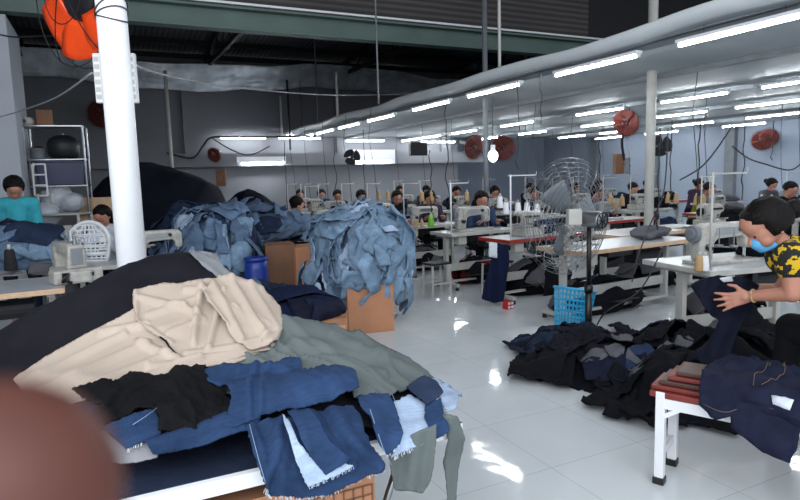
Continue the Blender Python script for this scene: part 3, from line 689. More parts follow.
px_sheet('denim_piece', [(246, 436), (264, 432), (281, 430), (312, 426), (330, 420), (348, 417), (356, 428), (362, 438), (372, 452), (379, 465), (368, 470), (358, 474), (344, 480), (326, 489), (300, 492), (280, 490), (268, 492), (262, 480), (258, 468), (252, 452)],
    lay(.034, .006, 8, 54, .1, lumps((282, 432, 262, 480, 5, .012), (312, 428, 345, 462, 7, .016), (332, 424, 372, 462, 7, .014))), m_mid_denim, 'large blue denim panel hanging over the front edge of table', 'denim piece', 54, fray=1.0)
px_sheet('denim_piece', [(283, 434), (290, 440), (302, 450), (318, 466), (334, 456), (345, 460), (330, 468), (312, 475), (301, 479), (296, 470), (288, 450)], lay(.060, .003, 9, 55), m_pale_denim, 'pale turned back corner on the large hanging denim panel', 'denim piece', 55, fray=.8)
px_sheet('denim_piece', [(288, 432), (310, 428), (324, 440), (342, 452), (334, 458), (318, 468), (304, 452)], lay(.066, .004, 9, 56), m_mid_denim, 'pointed blue denim flap lying over the pale turned back corner', 'denim piece', 56)
px_sheet('denim_piece', [(272, 470), (290, 480), (312, 474), (336, 462), (372, 452), (380, 466), (356, 476), (326, 491), (300, 496), (276, 492)], lay(.018, .004, 9, 58), m_mid_denim, 'lower layer of blue denim below the hanging front panel', 'denim piece', 58, fray=1.2)
px_sheet('ruffled_cloth', [(75, 407), (88, 402), (99, 399), (114, 395), (126, 392), (130, 386), (140, 387), (154, 388), (166, 386), (175, 382), (188, 381), (198, 378), (205, 377), (202, 388), (208, 397), (221, 402), (229, 410), (234, 419), (230, 431), (218, 438), (205, 442), (182, 444), (160, 444), (160, 432), (156, 423), (146, 420), (138, 421), (124, 428), (109, 433), (88, 436), (95, 424), (104, 415), (90, 412)],
    lay(.040, .013, 13, 57, .6), m_lace, 'black ruffled cloth scraps lying on the beige cloth', 'cloth', 57, fray=.8)
for lab_, path, off_, nn_ in (('large blue denim panel hanging', [(262, 485), (268, 492), (300, 492), (326, 489), (358, 474), (379, 465)], .034, 80), ('pale blue frayed denim reverse', [(387, 456), (403, 449), (419, 442), (436, 432)], .024, 45), ('narrow blue denim panel', [(380, 452), (393, 443)], .036, 14), ('pale turned back corner', [(301, 479), (312, 475), (330, 468), (345, 460)], .06, 40), ('small square of blue denim', [(129, 456), (162, 442)], .034, 16), ('lower layer of blue denim', [(276, 492), (300, 496), (326, 491), (356, 476)], .018, 40)):
    for o in [x for x in COL.objects if x.get('label', '').startswith(lab_)]: fringe(o, path, lay(off_, 0, 5, 3), nn_, 4, nn_)
# stitched seam lines on the denim
for k, (a, f_) in enumerate((([(250, 440), (256, 460), (264, 486)], .042), ([(386, 408), (392, 425), (397, 438)], .040), ([(362, 425), (374, 446), (382, 460)], .044), ([(136, 438), (148, 431), (157, 424)], .041))):
    seam('stitched_seam', a, lay(f_+.012, 0, 5, 3), m_letter, .0009, ['stitched seam line at left edge of the large hanging denim panel', 'stitched seam line on the narrow denim panel', 'stitched seam line at right edge of the large denim panel', 'stitched seam line on the small denim square'][k], 'seam')
# grey cloth hanging off the right end
def hangf(d0, d1, y0, y1, seed, amp=.02):
    def f(px, py):
        t_ = (py-y0)/(y1-y0); return P(px, py, d0+(d1-d0)*t_+amp*math.sin(px*.28+seed+t_*2)+amp*.8*nz(px*.06, py*.04, seed))
    return f
o = sheet('grey_cloth', [(386, 446), (404, 438), (436, 424), (436, 440), (433, 470), (430, 482), (423, 493), (410, 491), (395, 490), (391, 470)], hangf(1.635, 1.67, 430, 490, 1, .008), m_gray, 3, 61, .4); tag(o, 'wide grey cloth end hanging below the right of the nearest table', 'cloth')
o = sheet('grey_cloth', [(443, 414), (457, 416), (462, 428), (465, 440), (458, 470), (455, 520), (449, 525), (446, 480), (443, 462), (448, 440)], hangf(1.70, 1.76, 410, 500, 4, .010), m_gray, 3, 62, .4); tag(o, 'long narrow grey cloth strip hanging past the right table corner', 'cloth')
# woven wire basket and carton under the table
t = thing('cardboard_box', 'brown carton with printed grid under the nearest table', 'box', (.34, 1.77, 0))
MB().box((0, 0, .32), (.62, .42, .64)).build('carton', m_card, t, bevel=.004)
mb = MB()
for i in range(21): mb.box((-.30+i*.03, -.2125, .42), (.004, .003, .36))
for i in range(13): mb.box((0, -.2125, .24+i*.03), (.60, .003, .004))
mb.build('printed_grid', m_card2, t)
MB().box((0, 0, .645), (.63, .43, .006)).build('lid', m_card, t)
# scattered white scraps on the floor
for k, (px, py) in enumerate(((528, 348), (534, 343), (522, 351), (636, 345), (641, 341), (560, 330), (566, 325), (452, 294), (470, 330))):
    c = atz(px, py, .004); r = random.Random(k); pl = [(c.x+.03*r.uniform(.5, 1.1)*math.cos(a), c.y+.03*r.uniform(.5, 1.1)*math.sin(a)) for a in np.linspace(0, 5.3, 6)]
    o = sheet('cloth_scrap', pl, lambda x, y: Vector((x, y, .008+.012*nz(x*30, y*30, k))), m_scrap, .012, k, 0, .002); tag(o, 'tiny white scrap of cloth dropped on the glossy floor', 'scrap', 'white scraps on the floor')

# ================================================================ sewing stations
def sew_table(label, loc, rz, m_top, m_edge, L=1.12, D=.52, group=None, drawer=True):
    """origin at floor under the near left corner; top runs +x (length) and +y (depth)"""
    t = thing('sewing_table', label, 'table', loc, rz, group)
    MB().box((L/2, D/2, .735), (L-.012, D-.012, .034)).build('tabletop', m_top, t, bevel=.004)
    mb = MB().box((L/2, 0, .733), (L, .014, .04)).box((L/2, D, .733), (L, .014, .04)).box((0, D/2, .733), (.014, D, .04)).box((L, D/2, .733), (.014, D, .04))
    mb.build('edge_band', m_edge, t, bevel=.003)
    for x in (.09, L-.09):
        mb = MB().box((x, D/2+.02, .39), (.045, .075, .66)).box((x, D/2, .7), (.05, D*.8, .035)).box((x, D/2, .065), (.05, D*.98, .04))
        mb.build('leg', m_ivory, t, bevel=.005)
        for y in (.03, D-.03): MB().cyl((x, y, 0), (x, y, .05), .026, .018, 10).build('foot_pad', m_blackpl, t, True)
    MB().box((L/2, D/2+.03, .27), (L-.18, .03, .10)).build('crossbar', m_ivory, t, bevel=.005)
    MB().box((L/2, D/2-.02, .09), (L-.2, .03, .03)).build('lower_rail', m_ivory, t)
    MB().box((L*.48, D*.4, .14), (.36, .2, .014), M=Matrix.Rotation(-.25, 4, 'X')).build('treadle', m_dsteel, t)
    mb = MB().cyl((L*.62, D*.45, .58), (L*.84, D*.45, .58), .075, n=14).box((L*.6, D*.45, .62), (.06, .16, .2))
    mb.build('motor', m_dsteel, t, bevel=.006)
    MB().box((.20, .09, .655), (.13, .09, .11)).build('control_box', m_ivory, t, bevel=.006)
    MB().box((L*.48, D*.55, .665), (.42, .22, .1)).build('oil_pan', m_dsteel, t, bevel=.01)
    return t
def machine(label, loc, rz=0, mm=None, group=None, wheel=True):
    """lockstitch head; hand wheel at local -x, needle at +x, origin at middle of bed base"""
    mm = mm or m_machine
    t = thing('sewing_machine', label, 'sewing machine', loc, rz, group)
    MB().box((0, 0, .012), (.50, .18, .024)).build('bed', mm, t, bevel=.006)
    out = [(-.225, .024), (-.225, .225), (-.21, .262), (-.17, .285), (.17, .285), (.215, .275), (.24, .245), (.24, .12), (.225, .098), (.185, .098), (.17, .12), (.165, .165), (.14, .185), (-.07, .175), (-.1, .15), (-.11, .08), (-.115, .024)]
    MB().prism(out, -.045, .045).build('arm', mm, t, True, bevel=.014)
    MB().cyl((-.262, 0, .215), (-.228, 0, .215), .062, n=22).cyl((-.275, 0, .215), (-.262, 0, .215), .04, n=18).build('hand_wheel', m_greymetal, t, True, bevel=.004)
    MB().cyl((.205, 0, .03), (.205, 0, .105), .006, n=8).cyl((.19, .0, .04), (.19, 0, .105), .005, n=8).box((.2, -.006, .029), (.03, .03, .006)).build('needle_bar', m_chrome, t)
    MB().box((.0, -.047, .23), (.2, .004, .05)).build('front_plate', m_steel, t, bevel=.002)
    MB().cyl((.12, -.046, .235), (.12, -.062, .235), .018, n=14).build('dial', m_blackpl, t)
    MB().cyl((-.16, -.046, .12), (-.16, -.07, .12), .024, n=14).build('dial', m_blackpl, t)
    MB().tube([(.19, -.046, .25), (.19, -.07, .24), (.195, -.07, .17)], .003, 5).build('thread_guide', m_chrome, t)
    return t
def stand(label, loc, h=.62, arm=.2, m_=None, rz=0, group=None, heads=2):
    t = thing('thread_stand', label, 'thread stand', loc, rz, group)
    MB().cyl((0, 0, 0), (0, 0, h), .009, n=10).build('pole', m_ or m_ivory, t, True)
    MB().cyl((-arm*.15, 0, h-.012), (arm*1.35, 0, h-.012), .006, n=8).tube([(arm*1.3, 0, h-.012), (arm*1.38, 0, h), (arm*1.38, 0, h+.03)], .003, 5).build('crossbar', m_ or m_ivory, t, True)
    MB().cyl((-arm*.1, 0, .17), (arm*1.1, 0, .17), .006, n=8).build('spool_bar', m_steel, t)
    for k in range(heads):
        x = arm*(.35+.6*k); MB().cyl((x, 0, .17), (x, 0, .31), .004, n=6).cyl((x, 0, .175), (x, 0, .185), .03, n=12).build('spool_pin', m_steel, t)
    return t
def cone(label, loc, m_, group=None, s=1):
    t = thing('thread_cone', label, 'thread cone', loc, 0, group)
    MB().lathe([(0, 0), (.031, 0), (.033, .01), (.024, .10), (.02, .112), (0, .112)], n=16).build('thread', m_, t, True)
    MB().lathe([(.0, .112), (.011, .112), (.008, .14), (0, .14)], n=10).build('spool_core', m_ivory, t, True)
    if s != 1: t.scale = (s, s, s)
    return t
def stool(label, loc, rz=0, m_seat=None, m_leg=None, h=.45, w_=.34, d_=.26, group=None):
    t = thing('work_stool', label, 'stool', loc, rz, group)
    MB().box((0, 0, h-.012), (w_, d_, .024)).build('seat', m_seat or m_dsteel, t, bevel=.005)
    for sx in (-1, 1):
        for sy in (-1, 1):
            MB().bar((sx*(w_/2-.02), sy*(d_/2-.02), h-.024), (sx*(w_/2-.01), sy*(d_/2-.01), 0), .025, .025).build('leg', m_leg or m_ivory, t)
    MB().box((0, d_/2-.015, .16), (w_-.05, .018, .02)).build('stretcher', m_leg or m_ivory, t)
    MB().box((0, -d_/2+.015, .16), (w_-.05, .018, .02)).build('stretcher', m_leg or m_ivory, t)
    return t

# ---------------------------------------------------------------- people
def skinmesh(caps, balls, voxel, smooth=4):
    mb = MB()
    for p, q, r0, r1 in caps:
        p, q = Vector(p), Vector(q); mb.cyl(p, q, r0, r1, 14).ell(p, r0, 14, 8).ell(q, r1, 14, 8)
    for c, r in balls: mb.ell(c, r, 18, 12)
    me = bpy.data.meshes.new('tmp'); me.from_pydata(mb.v, [], mb.f); o = bpy.data.objects.new('tmp', me); COL.objects.link(o)
    bm = bmesh.new(); bm.from_mesh(me); bmesh.ops.recalc_face_normals(bm, faces=bm.faces); bm.to_mesh(me); bm.free()
    r = o.modifiers.new('r', 'REMESH'); r.mode = 'VOXEL'; r.voxel_size = voxel; r.use_smooth_shade = True
    s = o.modifiers.new('s', 'SMOOTH'); s.iterations = smooth; s.factor = .5
    dg = bpy.context.evaluated_depsgraph_get(); dg.update(); out = bpy.data.meshes.new_from_object(o.evaluated_get(dg)); bpy.data.objects.remove(o)
    for p in out.polygons: p.use_smooth = True
    return out
def mesh_part(name, me, m_, parent, label=None):
    me.materials.clear(); me.materials.append(m_); me.name = name; o = bpy.data.objects.new(name, me); COL.objects.link(o); o.parent = parent
    if label: o['label'] = label
    return o
def head_parts(c, f, up, s=1.0, mask=None, hair='short', parent=None, voxel=.01):
    """c skull centre, f facing, up: returns caps, balls for the body mesh and builds hair, eyes, mask"""
    c = Vector(c); f = Vector(f).normalized(); up = (Vector(up)-f*Vector(up).dot(f)).normalized(); r = f.cross(up)
    g = lambda a, b, e: c+(r*a+f*b+up*e)*s
    balls = [(g(0, -.012, .02), .088*s), (g(0, .02, -.01), .078*s), (g(0, .045, -.055), .052*s), (g(0, .062, -.085), .026*s), (g(0, .05, .045), .062*s)]
    caps = [(g(0, .088, -.0), g(0, .108, -.034), .011*s, .015*s), (g(.04, .05, -.04), g(-.04, .05, -.04), .036*s, .036*s), (g(-.022, .083, -.066), g(.022, .083, -.066), .010*s, .010*s),
            (g(.084, -.005, .012), g(.088, -.008, -.03), .014*s, .010*s), (g(-.084, -.005, .012), g(-.088, -.008, -.03), .014*s, .010*s)]
    if parent is not None:
        B = Matrix((r, f, up)).transposed().to_4x4()
        mb = MB(); vs = []
        def hfn(d):
            k = 1+.05*nz(d.x*3, d.y*3, d.z*3)+.03*nz(d.x*9, d.y*9, d.z*9)
            low = -.25 if hair != 'short' else -.05
            if d.y > (.45 if hair == 'bun' else .32) and d.z < (.34 if hair == 'bun' else .45): k *= .80
            if d.z < low-.25: k *= .84
            return k
        mb.ell(g(0, -.018, .026), (.106*s, .116*s, .113*s), 28, 18, hfn, B.to_3x3())
        if hair == 'bun': mb.ell(g(0, -.15, .0), .048*s, 14, 10, lambda d: 1+.1*nz(d.x*4, d.y*4, d.z*4)); mb.cyl(g(0, -.08, .0), g(0, -.13, 0), .03*s)
        if hair == 'tail': mb.tube([g(0, -.10, .02), g(0, -.14, -.03), g(0, -.13, -.13), g(0, -.12, -.2)], lambda t_: (.032-.02*t_)*s, 8)
        if hair == 'bun': mb.ell(g(0, .03, .09), (.08*s, .055*s, .03*s), 16, 8, None, B.to_3x3())
        mb.build('hair', m_hair, parent, True)
        for sx in (-1, 1): MB().ell(g(sx*.032, .083, -.002), .0095*s, 8, 6).build('eye', m_eye, parent, True)
        if mask:
            mk = MB(); vs = []; fs = []
            for j in range(7):
                for i in range(11):
                    u = (i/10-.5)*2; v = j/6; x = u*.066*(1-.22*abs(v-.45)*abs(u)); y = .118-.075*abs(u)**2.2-.035*abs(v-.4)*1.2; vs.append(g(x, y, -.012-.085*v))
            for j in range(6):
                for i in range(10): q = j*11+i; fs.append((q, q+1, q+12, q+11))
            mk.add(vs, fs); k = mk.build('face_mask', mask, parent, True); k.modifiers.new('s', 'SOLIDIFY').thickness = .003*s
            for sx in (-1, 1): MB().tube([g(sx*.064, .045, -.03), g(sx*.084, .01, .0), g(sx*.09, -.015, .01)], .0018*s, 4).build('ear_loop', m_wpaint, k)
    return caps, balls
def hand_caps(w_, d, n_, side=1, s=1, curl=.35, spread=.14):
    """wrist, direction, palm normal (palm faces n_)"""
    w_ = Vector(w_); d = Vector(d).normalized(); n_ = (Vector(n_)-d*Vector(n_).dot(d)).normalized(); r = d.cross(n_)*side
    caps = [(w_, w_+d*.03*s, .024*s, .026*s)]
    for k, (off, ln) in enumerate(((-.030, .072), (-.010, .082), (.010, .077), (.028, .060))):
        b = w_+d*.088*s+r*off*s; dd = (d+r*spread*(k-1.5)/1.5).normalized(); m1 = b+(dd+n_*curl*.3)*ln*.45*s; m2 = m1+(dd+n_*curl).normalized()*ln*.32*s; m3 = m2+(dd+n_*curl*1.7).normalized()*ln*.26*s
        caps += [(w_+d*.02*s+r*off*.6*s, b, .015*s, .0125*s), (b, m1, .0100*s, .0092*s), (m1, m2, .0090*s, .0082*s), (m2, m3, .0080*s, .0070*s)]
    b = w_+d*.03*s-r*.030*s; m1 = b+(d*.55-r*.8+n_*.2).normalized()*.045*s; m2 = m1+(d*.85-r*.4+n_*.2).normalized()*.032*s
    caps += [(w_+d*.015*s-r*.01*s, b, .018*s, .016*s), (b, m1, .013*s, .011*s), (m1, m2, .0105*s, .0085*s)]
    return caps
def worker(label, loc, rz, shirt, lean=.25, hair='short', mask=None, look=-.55, arms='work', pants=None, standing=False, voxel=.014, trousers=True):
    """faces local +y, origin on the floor under the hips"""
    t = thing('person', label, 'person', loc, rz)
    hz = .90 if standing else .53
    hip = Vector((0, 0, hz)); sp = Vector((0, math.sin(lean), math.cos(lean))); ch = hip+sp*.33; nk = hip+sp*.50; hd = nk+Vector((0, .06, .125)) if look < 0 else nk+Vector((0, .03, .14))
    caps = [(hip, hip+sp*.18, .135, .118), (hip+sp*.16, ch, .12, .135), (nk-sp*.02, hd-Vector((0, .02, .05)), .052, .050)]
    body = []; 
    for sx in (-1, 1):
        sh = nk+Vector((sx*.165, 0, -.055)); el = sh+Vector((sx*.05, .12, -.25)); wr = Vector((sx*.13, .36+math.sin(lean)*.4, max(.84, hz+.28)))
        if arms == 'down': el = sh+Vector((sx*.04, .03, -.27)); wr = el+Vector((-sx*.02, .16, -.16))
        hp = hip+Vector((sx*.09, 0, -.01)); kn = Vector((sx*.12, .02 if standing else .42, hz-.42 if standing else hz-.03)); an = Vector((sx*.12, 0 if standing else .40, .08))
        body += [('torso', sh, nk-sp*.06, .062, .08), ('ua', sh, el, .052, .040), ('fa', el, wr, .040, .027), ('th', hp, kn, .085, .058), ('sn', kn, an, .055, .036), ('ft', an-Vector((0, .03, .04)), an+Vector((0, .15, -.045)), .036, .03)]
        body += [('h', a, b, c, d_) for a, b, c, d_ in hand_caps(wr, wr-el+Vector((0, .1, -.04)), (0, 0, -1), sx, 1, .35)]
    allc = caps+[b[1:] for b in body]
    hc, hb = head_parts(hd, (0, math.cos(look), math.sin(look)), (0, -math.sin(look), math.cos(look)), 1, mask, hair, t)
    mesh_part('body', skinmesh(allc+hc, hb, voxel), m_skin, t)
    o_ = .014
    sc = [(a, b, r0+o_, r1+o_) for a, b, r0, r1 in caps[:2]]+[(b[1], b[2], b[3]+o_, b[4]+o_) for b in body if b[0] in ('torso', 'ua')]+[(b[1], b[1]+(b[2]-b[1])*.7, b[3]+o_-.004, b[4]+o_) for b in body if b[0] == 'fa' and shirt != m_teal]
    mesh_part('shirt', skinmesh(sc, [], voxel), shirt, t)
    if trousers:
        pc = [(hip-Vector((0, 0, .02)), hip+sp*.06, .145, .14)]+[(b[1], b[2], b[3]+.012, b[4]+.014) for b in body if b[0] in ('th', 'sn')]
        mesh_part('trousers', skinmesh(pc, [], voxel), pants or m_blackj, t)
    return t

# prototypes
tb_grey = sew_table('grey topped sewing table with cut denim below, nearest the bending woman', (3.92, 2.9, 0), R_(-9), m_board, m_ivory, 1.15, .74)
mc0 = machine('white sewing machine on the nearest table left of the masked woman', (4.38, 3.16, .752), R_(-9)); mc0.scale = (1.15, 1.15, 1.12)
st0 = stand('pale thread stand on the corner of the nearest sewing table', (4.02, 2.99, .752), .72, .16, None, R_(-60))
cn0 = cone('white thread cone beside the nearest sewing machine', P(705, 262, 4.36), m_thread); cn0.location.z = .752
cn1 = cone('tan thread cone beside the nearest sewing machine', P(699, 264, 4.36), m_threadb); cn1.location.z = .752
t = thing('thread_spool', 'small red spool at the corner of the nearest sewing table', 'spool', (4.03, 3.08, .752))
MB().cyl((0, 0, 0), (0, 0, .05), .024, n=14).build('thread', m_redpl, t, True); MB().cyl((0, 0, .05), (0, 0, .056), .028, n=14).cyl((0, 0, -.0), (0, 0, .006), .028, n=14).build('rim', m_blackpl, t)
# long white table beside the blue basket
tb_long = sew_table('long white topped table with beech edge behind the wire fan', (3.98, 4.3, 0), R_(4), m_board, m_edgewood, 1.75, .62)
o = dup(tb_long, (5.3, 5.1, 0), R_(3), 'white topped table with beech edge behind the long white table')
m_ = machine('small grey overlock machine on the long white table behind the fan', (4.3, 4.72, .752), 0, m_ivory); m_.scale = (.8, 1.2, .8)
# red topped table
tb_red = sew_table('red edged sewing table with a row of white thread cones', (4.06, 5.55, 0), R_(5), m_board, m_redtop, 1.25, .55)
st1 = stand('tall white thread stand at the corner of the red edged table', (4.12, 5.6, .752), .74, .22, m_wpaint, R_(-20))
def overlock(label, loc, rz=0, group=None):
    t = thing('overlock_machine', label, 'sewing machine', loc, rz, group)
    MB().box((0, 0, .05), (.34, .24, .1)).build('base', m_machine, t, bevel=.015)
    MB().prism([(-.16, .1), (-.16, .27), (-.13, .30), (.06, .30), (.15, .26), (.15, .2), (.1, .19), (.02, .17), (0, .1)], -.1, .08).build('body', m_machine, t, True, bevel=.015)
    for k in range(4): MB().cyl((-.12+k*.06, -.105, .24), (-.12+k*.06, -.13, .24), .014, n=12).build('tension_dial', m_blackpl, t)
    MB().cyl((-.19, 0, .2), (-.16, 0, .2), .055, n=18).build('hand_wheel', m_blackpl, t)
    MB().box((.12, -.12, .115), (.1, .05, .02)).cyl((.12, -.05, .1), (.12, -.05, .2), .006).build('presser_foot', m_chrome, t)
    return t
ov0 = overlock('grey overlock machine on the red edged table under the thread cones', (4.55, 5.85, .752), .1)
mb_ = [(431, 210), (452-2, 212), (470, 210)]
cnA = None
for k, (px, py) in enumerate(((500, 208), (506, 214), (518, 214), (527, 214), (537, 215))):
    q = P(px, py, 7.3 if k < 2 else 7.35); lab = ['first', 'second', 'third', 'fourth', 'fifth'][k]+' white thread cone from the left above the red edged table'
    c = cone(lab, (q.x, q.y, q.z), m_thread, 'white thread cones over the red edged table', 1.25) if cnA is None else dup(cnA, q, 0, lab)
    if cnA is None: cnA = c
t = thing('cone_rack', 'wire rack holding five white thread cones over the red edged table', 'rack', P(518, 246, 7.35)); t.location.z = .752
mb = MB(); tl = t.location
mb.cyl((0, .03, 0), (0, .03, .30), .008)
for px in (500, 506, 518, 527, 537):
    q = P(px, 214, 7.35); top_ = q.z-tl.z+ (.04 if px == 500 else 0)-.005; mb.cyl((q.x-tl.x, q.y-tl.y, top_-.05), (q.x-tl.x, q.y-tl.y, top_), .005, n=6); mb.bar((0, .03, .25), (q.x-tl.x, q.y-tl.y, top_-.05), .008, .008)
mb.build('rack_frame', m_steel, t)
# white table with a masked worker behind
tb_w = sew_table('grey white sewing table next behind the red edged table', (3.95, 6.62, 0), R_(4), m_board, m_ivory)
mw = machine('cream sewing machine on the table left of the thread cone rack', (4.42, 6.88, .752), R_(4)); mw.scale = (1.15,)*3
st2 = stand('white thread stand left of the cream sewing machine', (4.0, 6.72, .752), .66, .17, m_wpaint, R_(-25))
tb_g = sew_table('grey sewing table with the green thread cone', (3.95, 8.0, 0), R_(3), m_board, m_ivory)
mg = machine('cream sewing machine beside the green thread cone', (4.42, 8.26, .752), R_(3))
st3 = stand('thread stand beside the green thread cone', (4.0, 8.1, .752), .66, .17, None, R_(-25))
c = cone('fat bright green thread cone on the grey table', P(431, 224, 8.9), m_green, None, 1.5); c.location.z = .753
for k, (px, m2) in enumerate(((416, m_threadb), (422, m_threadb), (409, m_redpl))):
    c = cone(['tan thread cone left of the green cone', 'tan thread cone touching the green cone', 'small red thread cone at left end of the grey table'][k], P(px, 226, 8.95), m2, None, .9); c.location.z = .753
t = thing('thread_bucket', 'white and red pot on the table above the light blue heap', 'pot', P(383, 222, 9.4)); t.location.z = .753
MB().lathe([(0, 0), (.085, 0), (.095, .06), (.095, .062)], n=20).build('lower_band', m_redpl, t, True)
MB().lathe([(.095, .06), (.1, .2), (.085, .2), (.08, .12), (0, .12)], n=20).build('pot_body', m_whitepl, t, True)
MB().box((0.03, -.099, .13), (.04, .006, .05)).build('pot_mark', m_redc, t)
# farther tables in the same row, then the rows behind
red2 = dup(tb_red, (6.55, 6.7, 0), R_(3), 'red edged sewing table in the second row behind the pale pole')
st_no = 0
rowname = {0: 'aisle row', 1: 'second row', 2: 'third row', 3: 'fourth row'}
people_spots = []
g1, g2, g3 = 'sewing tables in rows', 'sewing machines in rows', 'thread stands in rows'
def station(X, Y, row, i, red=False):
    L = rnd.uniform(-.06, .06); o = ORD[i]
    src = tb_g if not red else tb_red
    dup(src, (X, Y, 0), L, '%ssewing table, %s from the front in farther %s' % ('red edged ' if red else 'grey ', o, rowname[row]), g1)
    dup(mg if i % 3 else ov0, (X+.45, Y+.28, .752), L+rnd.uniform(-.1, .1), 'cream sewing machine, %s from the front in farther %s' % (o, rowname[row]) if i % 3 else 'boxy overlock machine, %s from the front in farther %s' % (o, rowname[row]), g2)
    cb = MB().tube([(X+.3, Y+.4, 2.7), (X+.28+rnd.uniform(-.04, .04), Y+.42, 2.2), (X+.33, Y+.4, 1.6), (X+.35, Y+.36, 1.05)], .005, 5).build('power_cable', m_cable, smooth=True); recenter(cb); tag(cb, 'thin power cable dropping to table, %s in farther %s' % (o, rowname[row]), 'cable', 'power cables over the sewing rows')
    dup(st3, (X+.05, Y+.1, .752), rnd.uniform(-.6, .3), 'thread stand, %s from the front in farther %s' % (o, rowname[row]), g3)
for i, y in enumerate((9.35, 10.6, 11.9, 13.2, 14.6)): station(3.95+rnd.uniform(-.05, .05), y, 0, i)
for i, y in enumerate((4.9, 8.2, 9.6, 11.0, 12.4, 14.0)): station(6.55+rnd.uniform(-.1, .1), y, 1, i)
for i, y in enumerate((3.6, 5.1, 6.6, 8.2, 9.8, 11.4, 13.2)): station(8.9+rnd.uniform(-.1, .1), y, 2, i, i == 2)
for i, y in enumerate((5.4, 7.0, 8.6, 10.2, 11.8, 13.6)): station(11.6+rnd.uniform(-.1, .1), y, 3, i, i == 3)
m6 = dup(mg, (7.0, 7.0, .752), 0, 'cream sewing machine on the red edged table of the second row')
dup(st3, (6.7, 6.8, .752), -.3, 'thread stand on the red edged table behind the pale pole')
dup(cn1, (6.95, 6.78, .93), 0, 'tan thread cone on the red edged table behind the pale pole')
# tan cones standing in pairs above the machines
gcn = 'tan thread cones above the middle machines'
for k, (px, py, d) in enumerate(((422, 201, 9.9), (431, 201, 9.9), (379, 200, 10.8), (388, 200, 10.8), (467, 201, 9.8), (611, 205, 9.2), (622, 206, 9.2), (668, 203, 9.8), (676, 203, 9.8), (696, 205, 9.4), (703, 206, 9.4))):
    q = P(px, py, d); dup(cn1, q, 0, 'tan thread cone on a spool bar above the machines, %s from left' % (ORD[sorted([422, 431, 379, 388, 467, 611, 622, 668, 676, 696, 703]).index(px)]), gcn, 1.3)
for k, px in enumerate((761, 771)):
    dup(cnA, P(px, 210, 8.2), 0, ['left', 'right'][k]+' one of two white thread cones behind the masked woman', None, 1.5)

# stools
s1 = stool('low ivory framed stool left of the white sewing table', P(437, 284, 7.5), .1, m_dsteel, None, .42, .3, .24); s1.location.z = 0
s2 = stool('red seated stool under the left end of the white sewing table', P(462, 287, 7.0), .1, m_redc, None, .42, .34, .24); s2.location.z = 0
s2.location = (4.35, 6.2, 0)
s3 = dup(s1, (3.75, 8.9, 0), .2, 'ivory framed stool beside the light blue heap'); s3.location = tuple(P(404, 270, 8.9)); s3.location.z = 0
seatg = 'stools under the far workers'

# workers: five made once, then copied
W = {}
def put(kind, px, d, z_off, label, rz=None, loc=None, shirtname=None):
    q = P(px, 190, d) if loc is None else Vector(loc)
    r = math.pi+rnd.uniform(-.35, .35) if rz is None else rz
    o = dup(W[kind], (q.x, q.y, z_off), r, label); 
    dup(s1, (q.x, q.y, 0), r, 'low stool under ' + label.replace('middle ', '').replace(' against the', ' at'), seatg)
    return o
protos = [('black', m_blackc, 'short', None, .35), ('grey', m_greyc, 'bun', m_pinkmask, .3), ('blue', m_bluec, 'tail', m_mask, .3), ('olive', m_olive, 'short', None, .4), ('purple', m_purple, 'bun', None, .25)]
SEATS = [('black', 3.95+.9, 9.35+.95, 'person in black at the first farther table of aisle row'), ('grey', 3.95+.7, 10.6+.95, 'person in grey with pink mask, second farther aisle table'),
    ('blue', 4.95, 7.58, 'person in blue with mask behind the white sewing table'), ('olive', 8.9+.8, 6.6+.95, 'person in olive yellow behind red edged table of third row'), ('purple', 4.85, 8.95, 'person in purple behind the table with the green cone'),
    ('black', 4.65, 12.85, 'person in black at third farther table of aisle row'), ('blue', 4.7, 14.15, 'person in blue at the fourth farther table of aisle row'), ('black', 4.6, 15.6, 'person in black farthest back in the aisle row'),
    ('purple', 7.3, 7.72, 'person in purple behind the red edged table of second row'), ('black', 7.2, 9.2, 'person in black at the second row behind the wire fan'), ('grey', 7.3, 10.6, 'person in grey in the second row right of the grey pole'),
    ('black', 7.2, 12.0, 'person in black in the second row left of the grey pole'), ('purple', 7.2, 13.4, 'person in purple far back in the second row'), ('blue', 7.2, 15.0, 'person in blue farthest back in the second row'),
    ('black', 9.75, 6.08, 'person in black behind the masked woman'), ('black', 9.6, 9.2, 'person in black in the third row left of the pale pole'), ('grey', 9.6, 10.8, 'person in grey in the third row near the tall wire fan'),
    ('black', 9.6, 12.4, 'person in black far back in the third row'), ('grey', 12.3, 8.0, 'person in grey small before the pale blue wall at right'), ('purple', 12.2, 9.6, 'person in purple in the fourth row by the blue wall'),
    ('black', 12.3, 11.2, 'person in black right beside the pale pole, in fourth row'), ('blue', 12.3, 12.8, 'person in blue in the fourth row left of the pale pole'), ('black', 12.3, 6.4, 'person in black at the right picture edge in fourth row')]
pspec = {p[0]: p[1:] for p in protos}
for kd, X, Y, lab in SEATS:
    rz = math.pi+rnd.uniform(-.25, .25)
    if kd not in W: sh, hr, mk, ln = pspec[kd]; W[kd] = worker(lab, (X, Y, 0), rz, sh, ln, hr, mk)
    else: dup(W[kd], (X, Y, 0), rz, lab)
    dup(s1, (X, Y, 0), rz, 'low stool under the ' + lab, seatg)

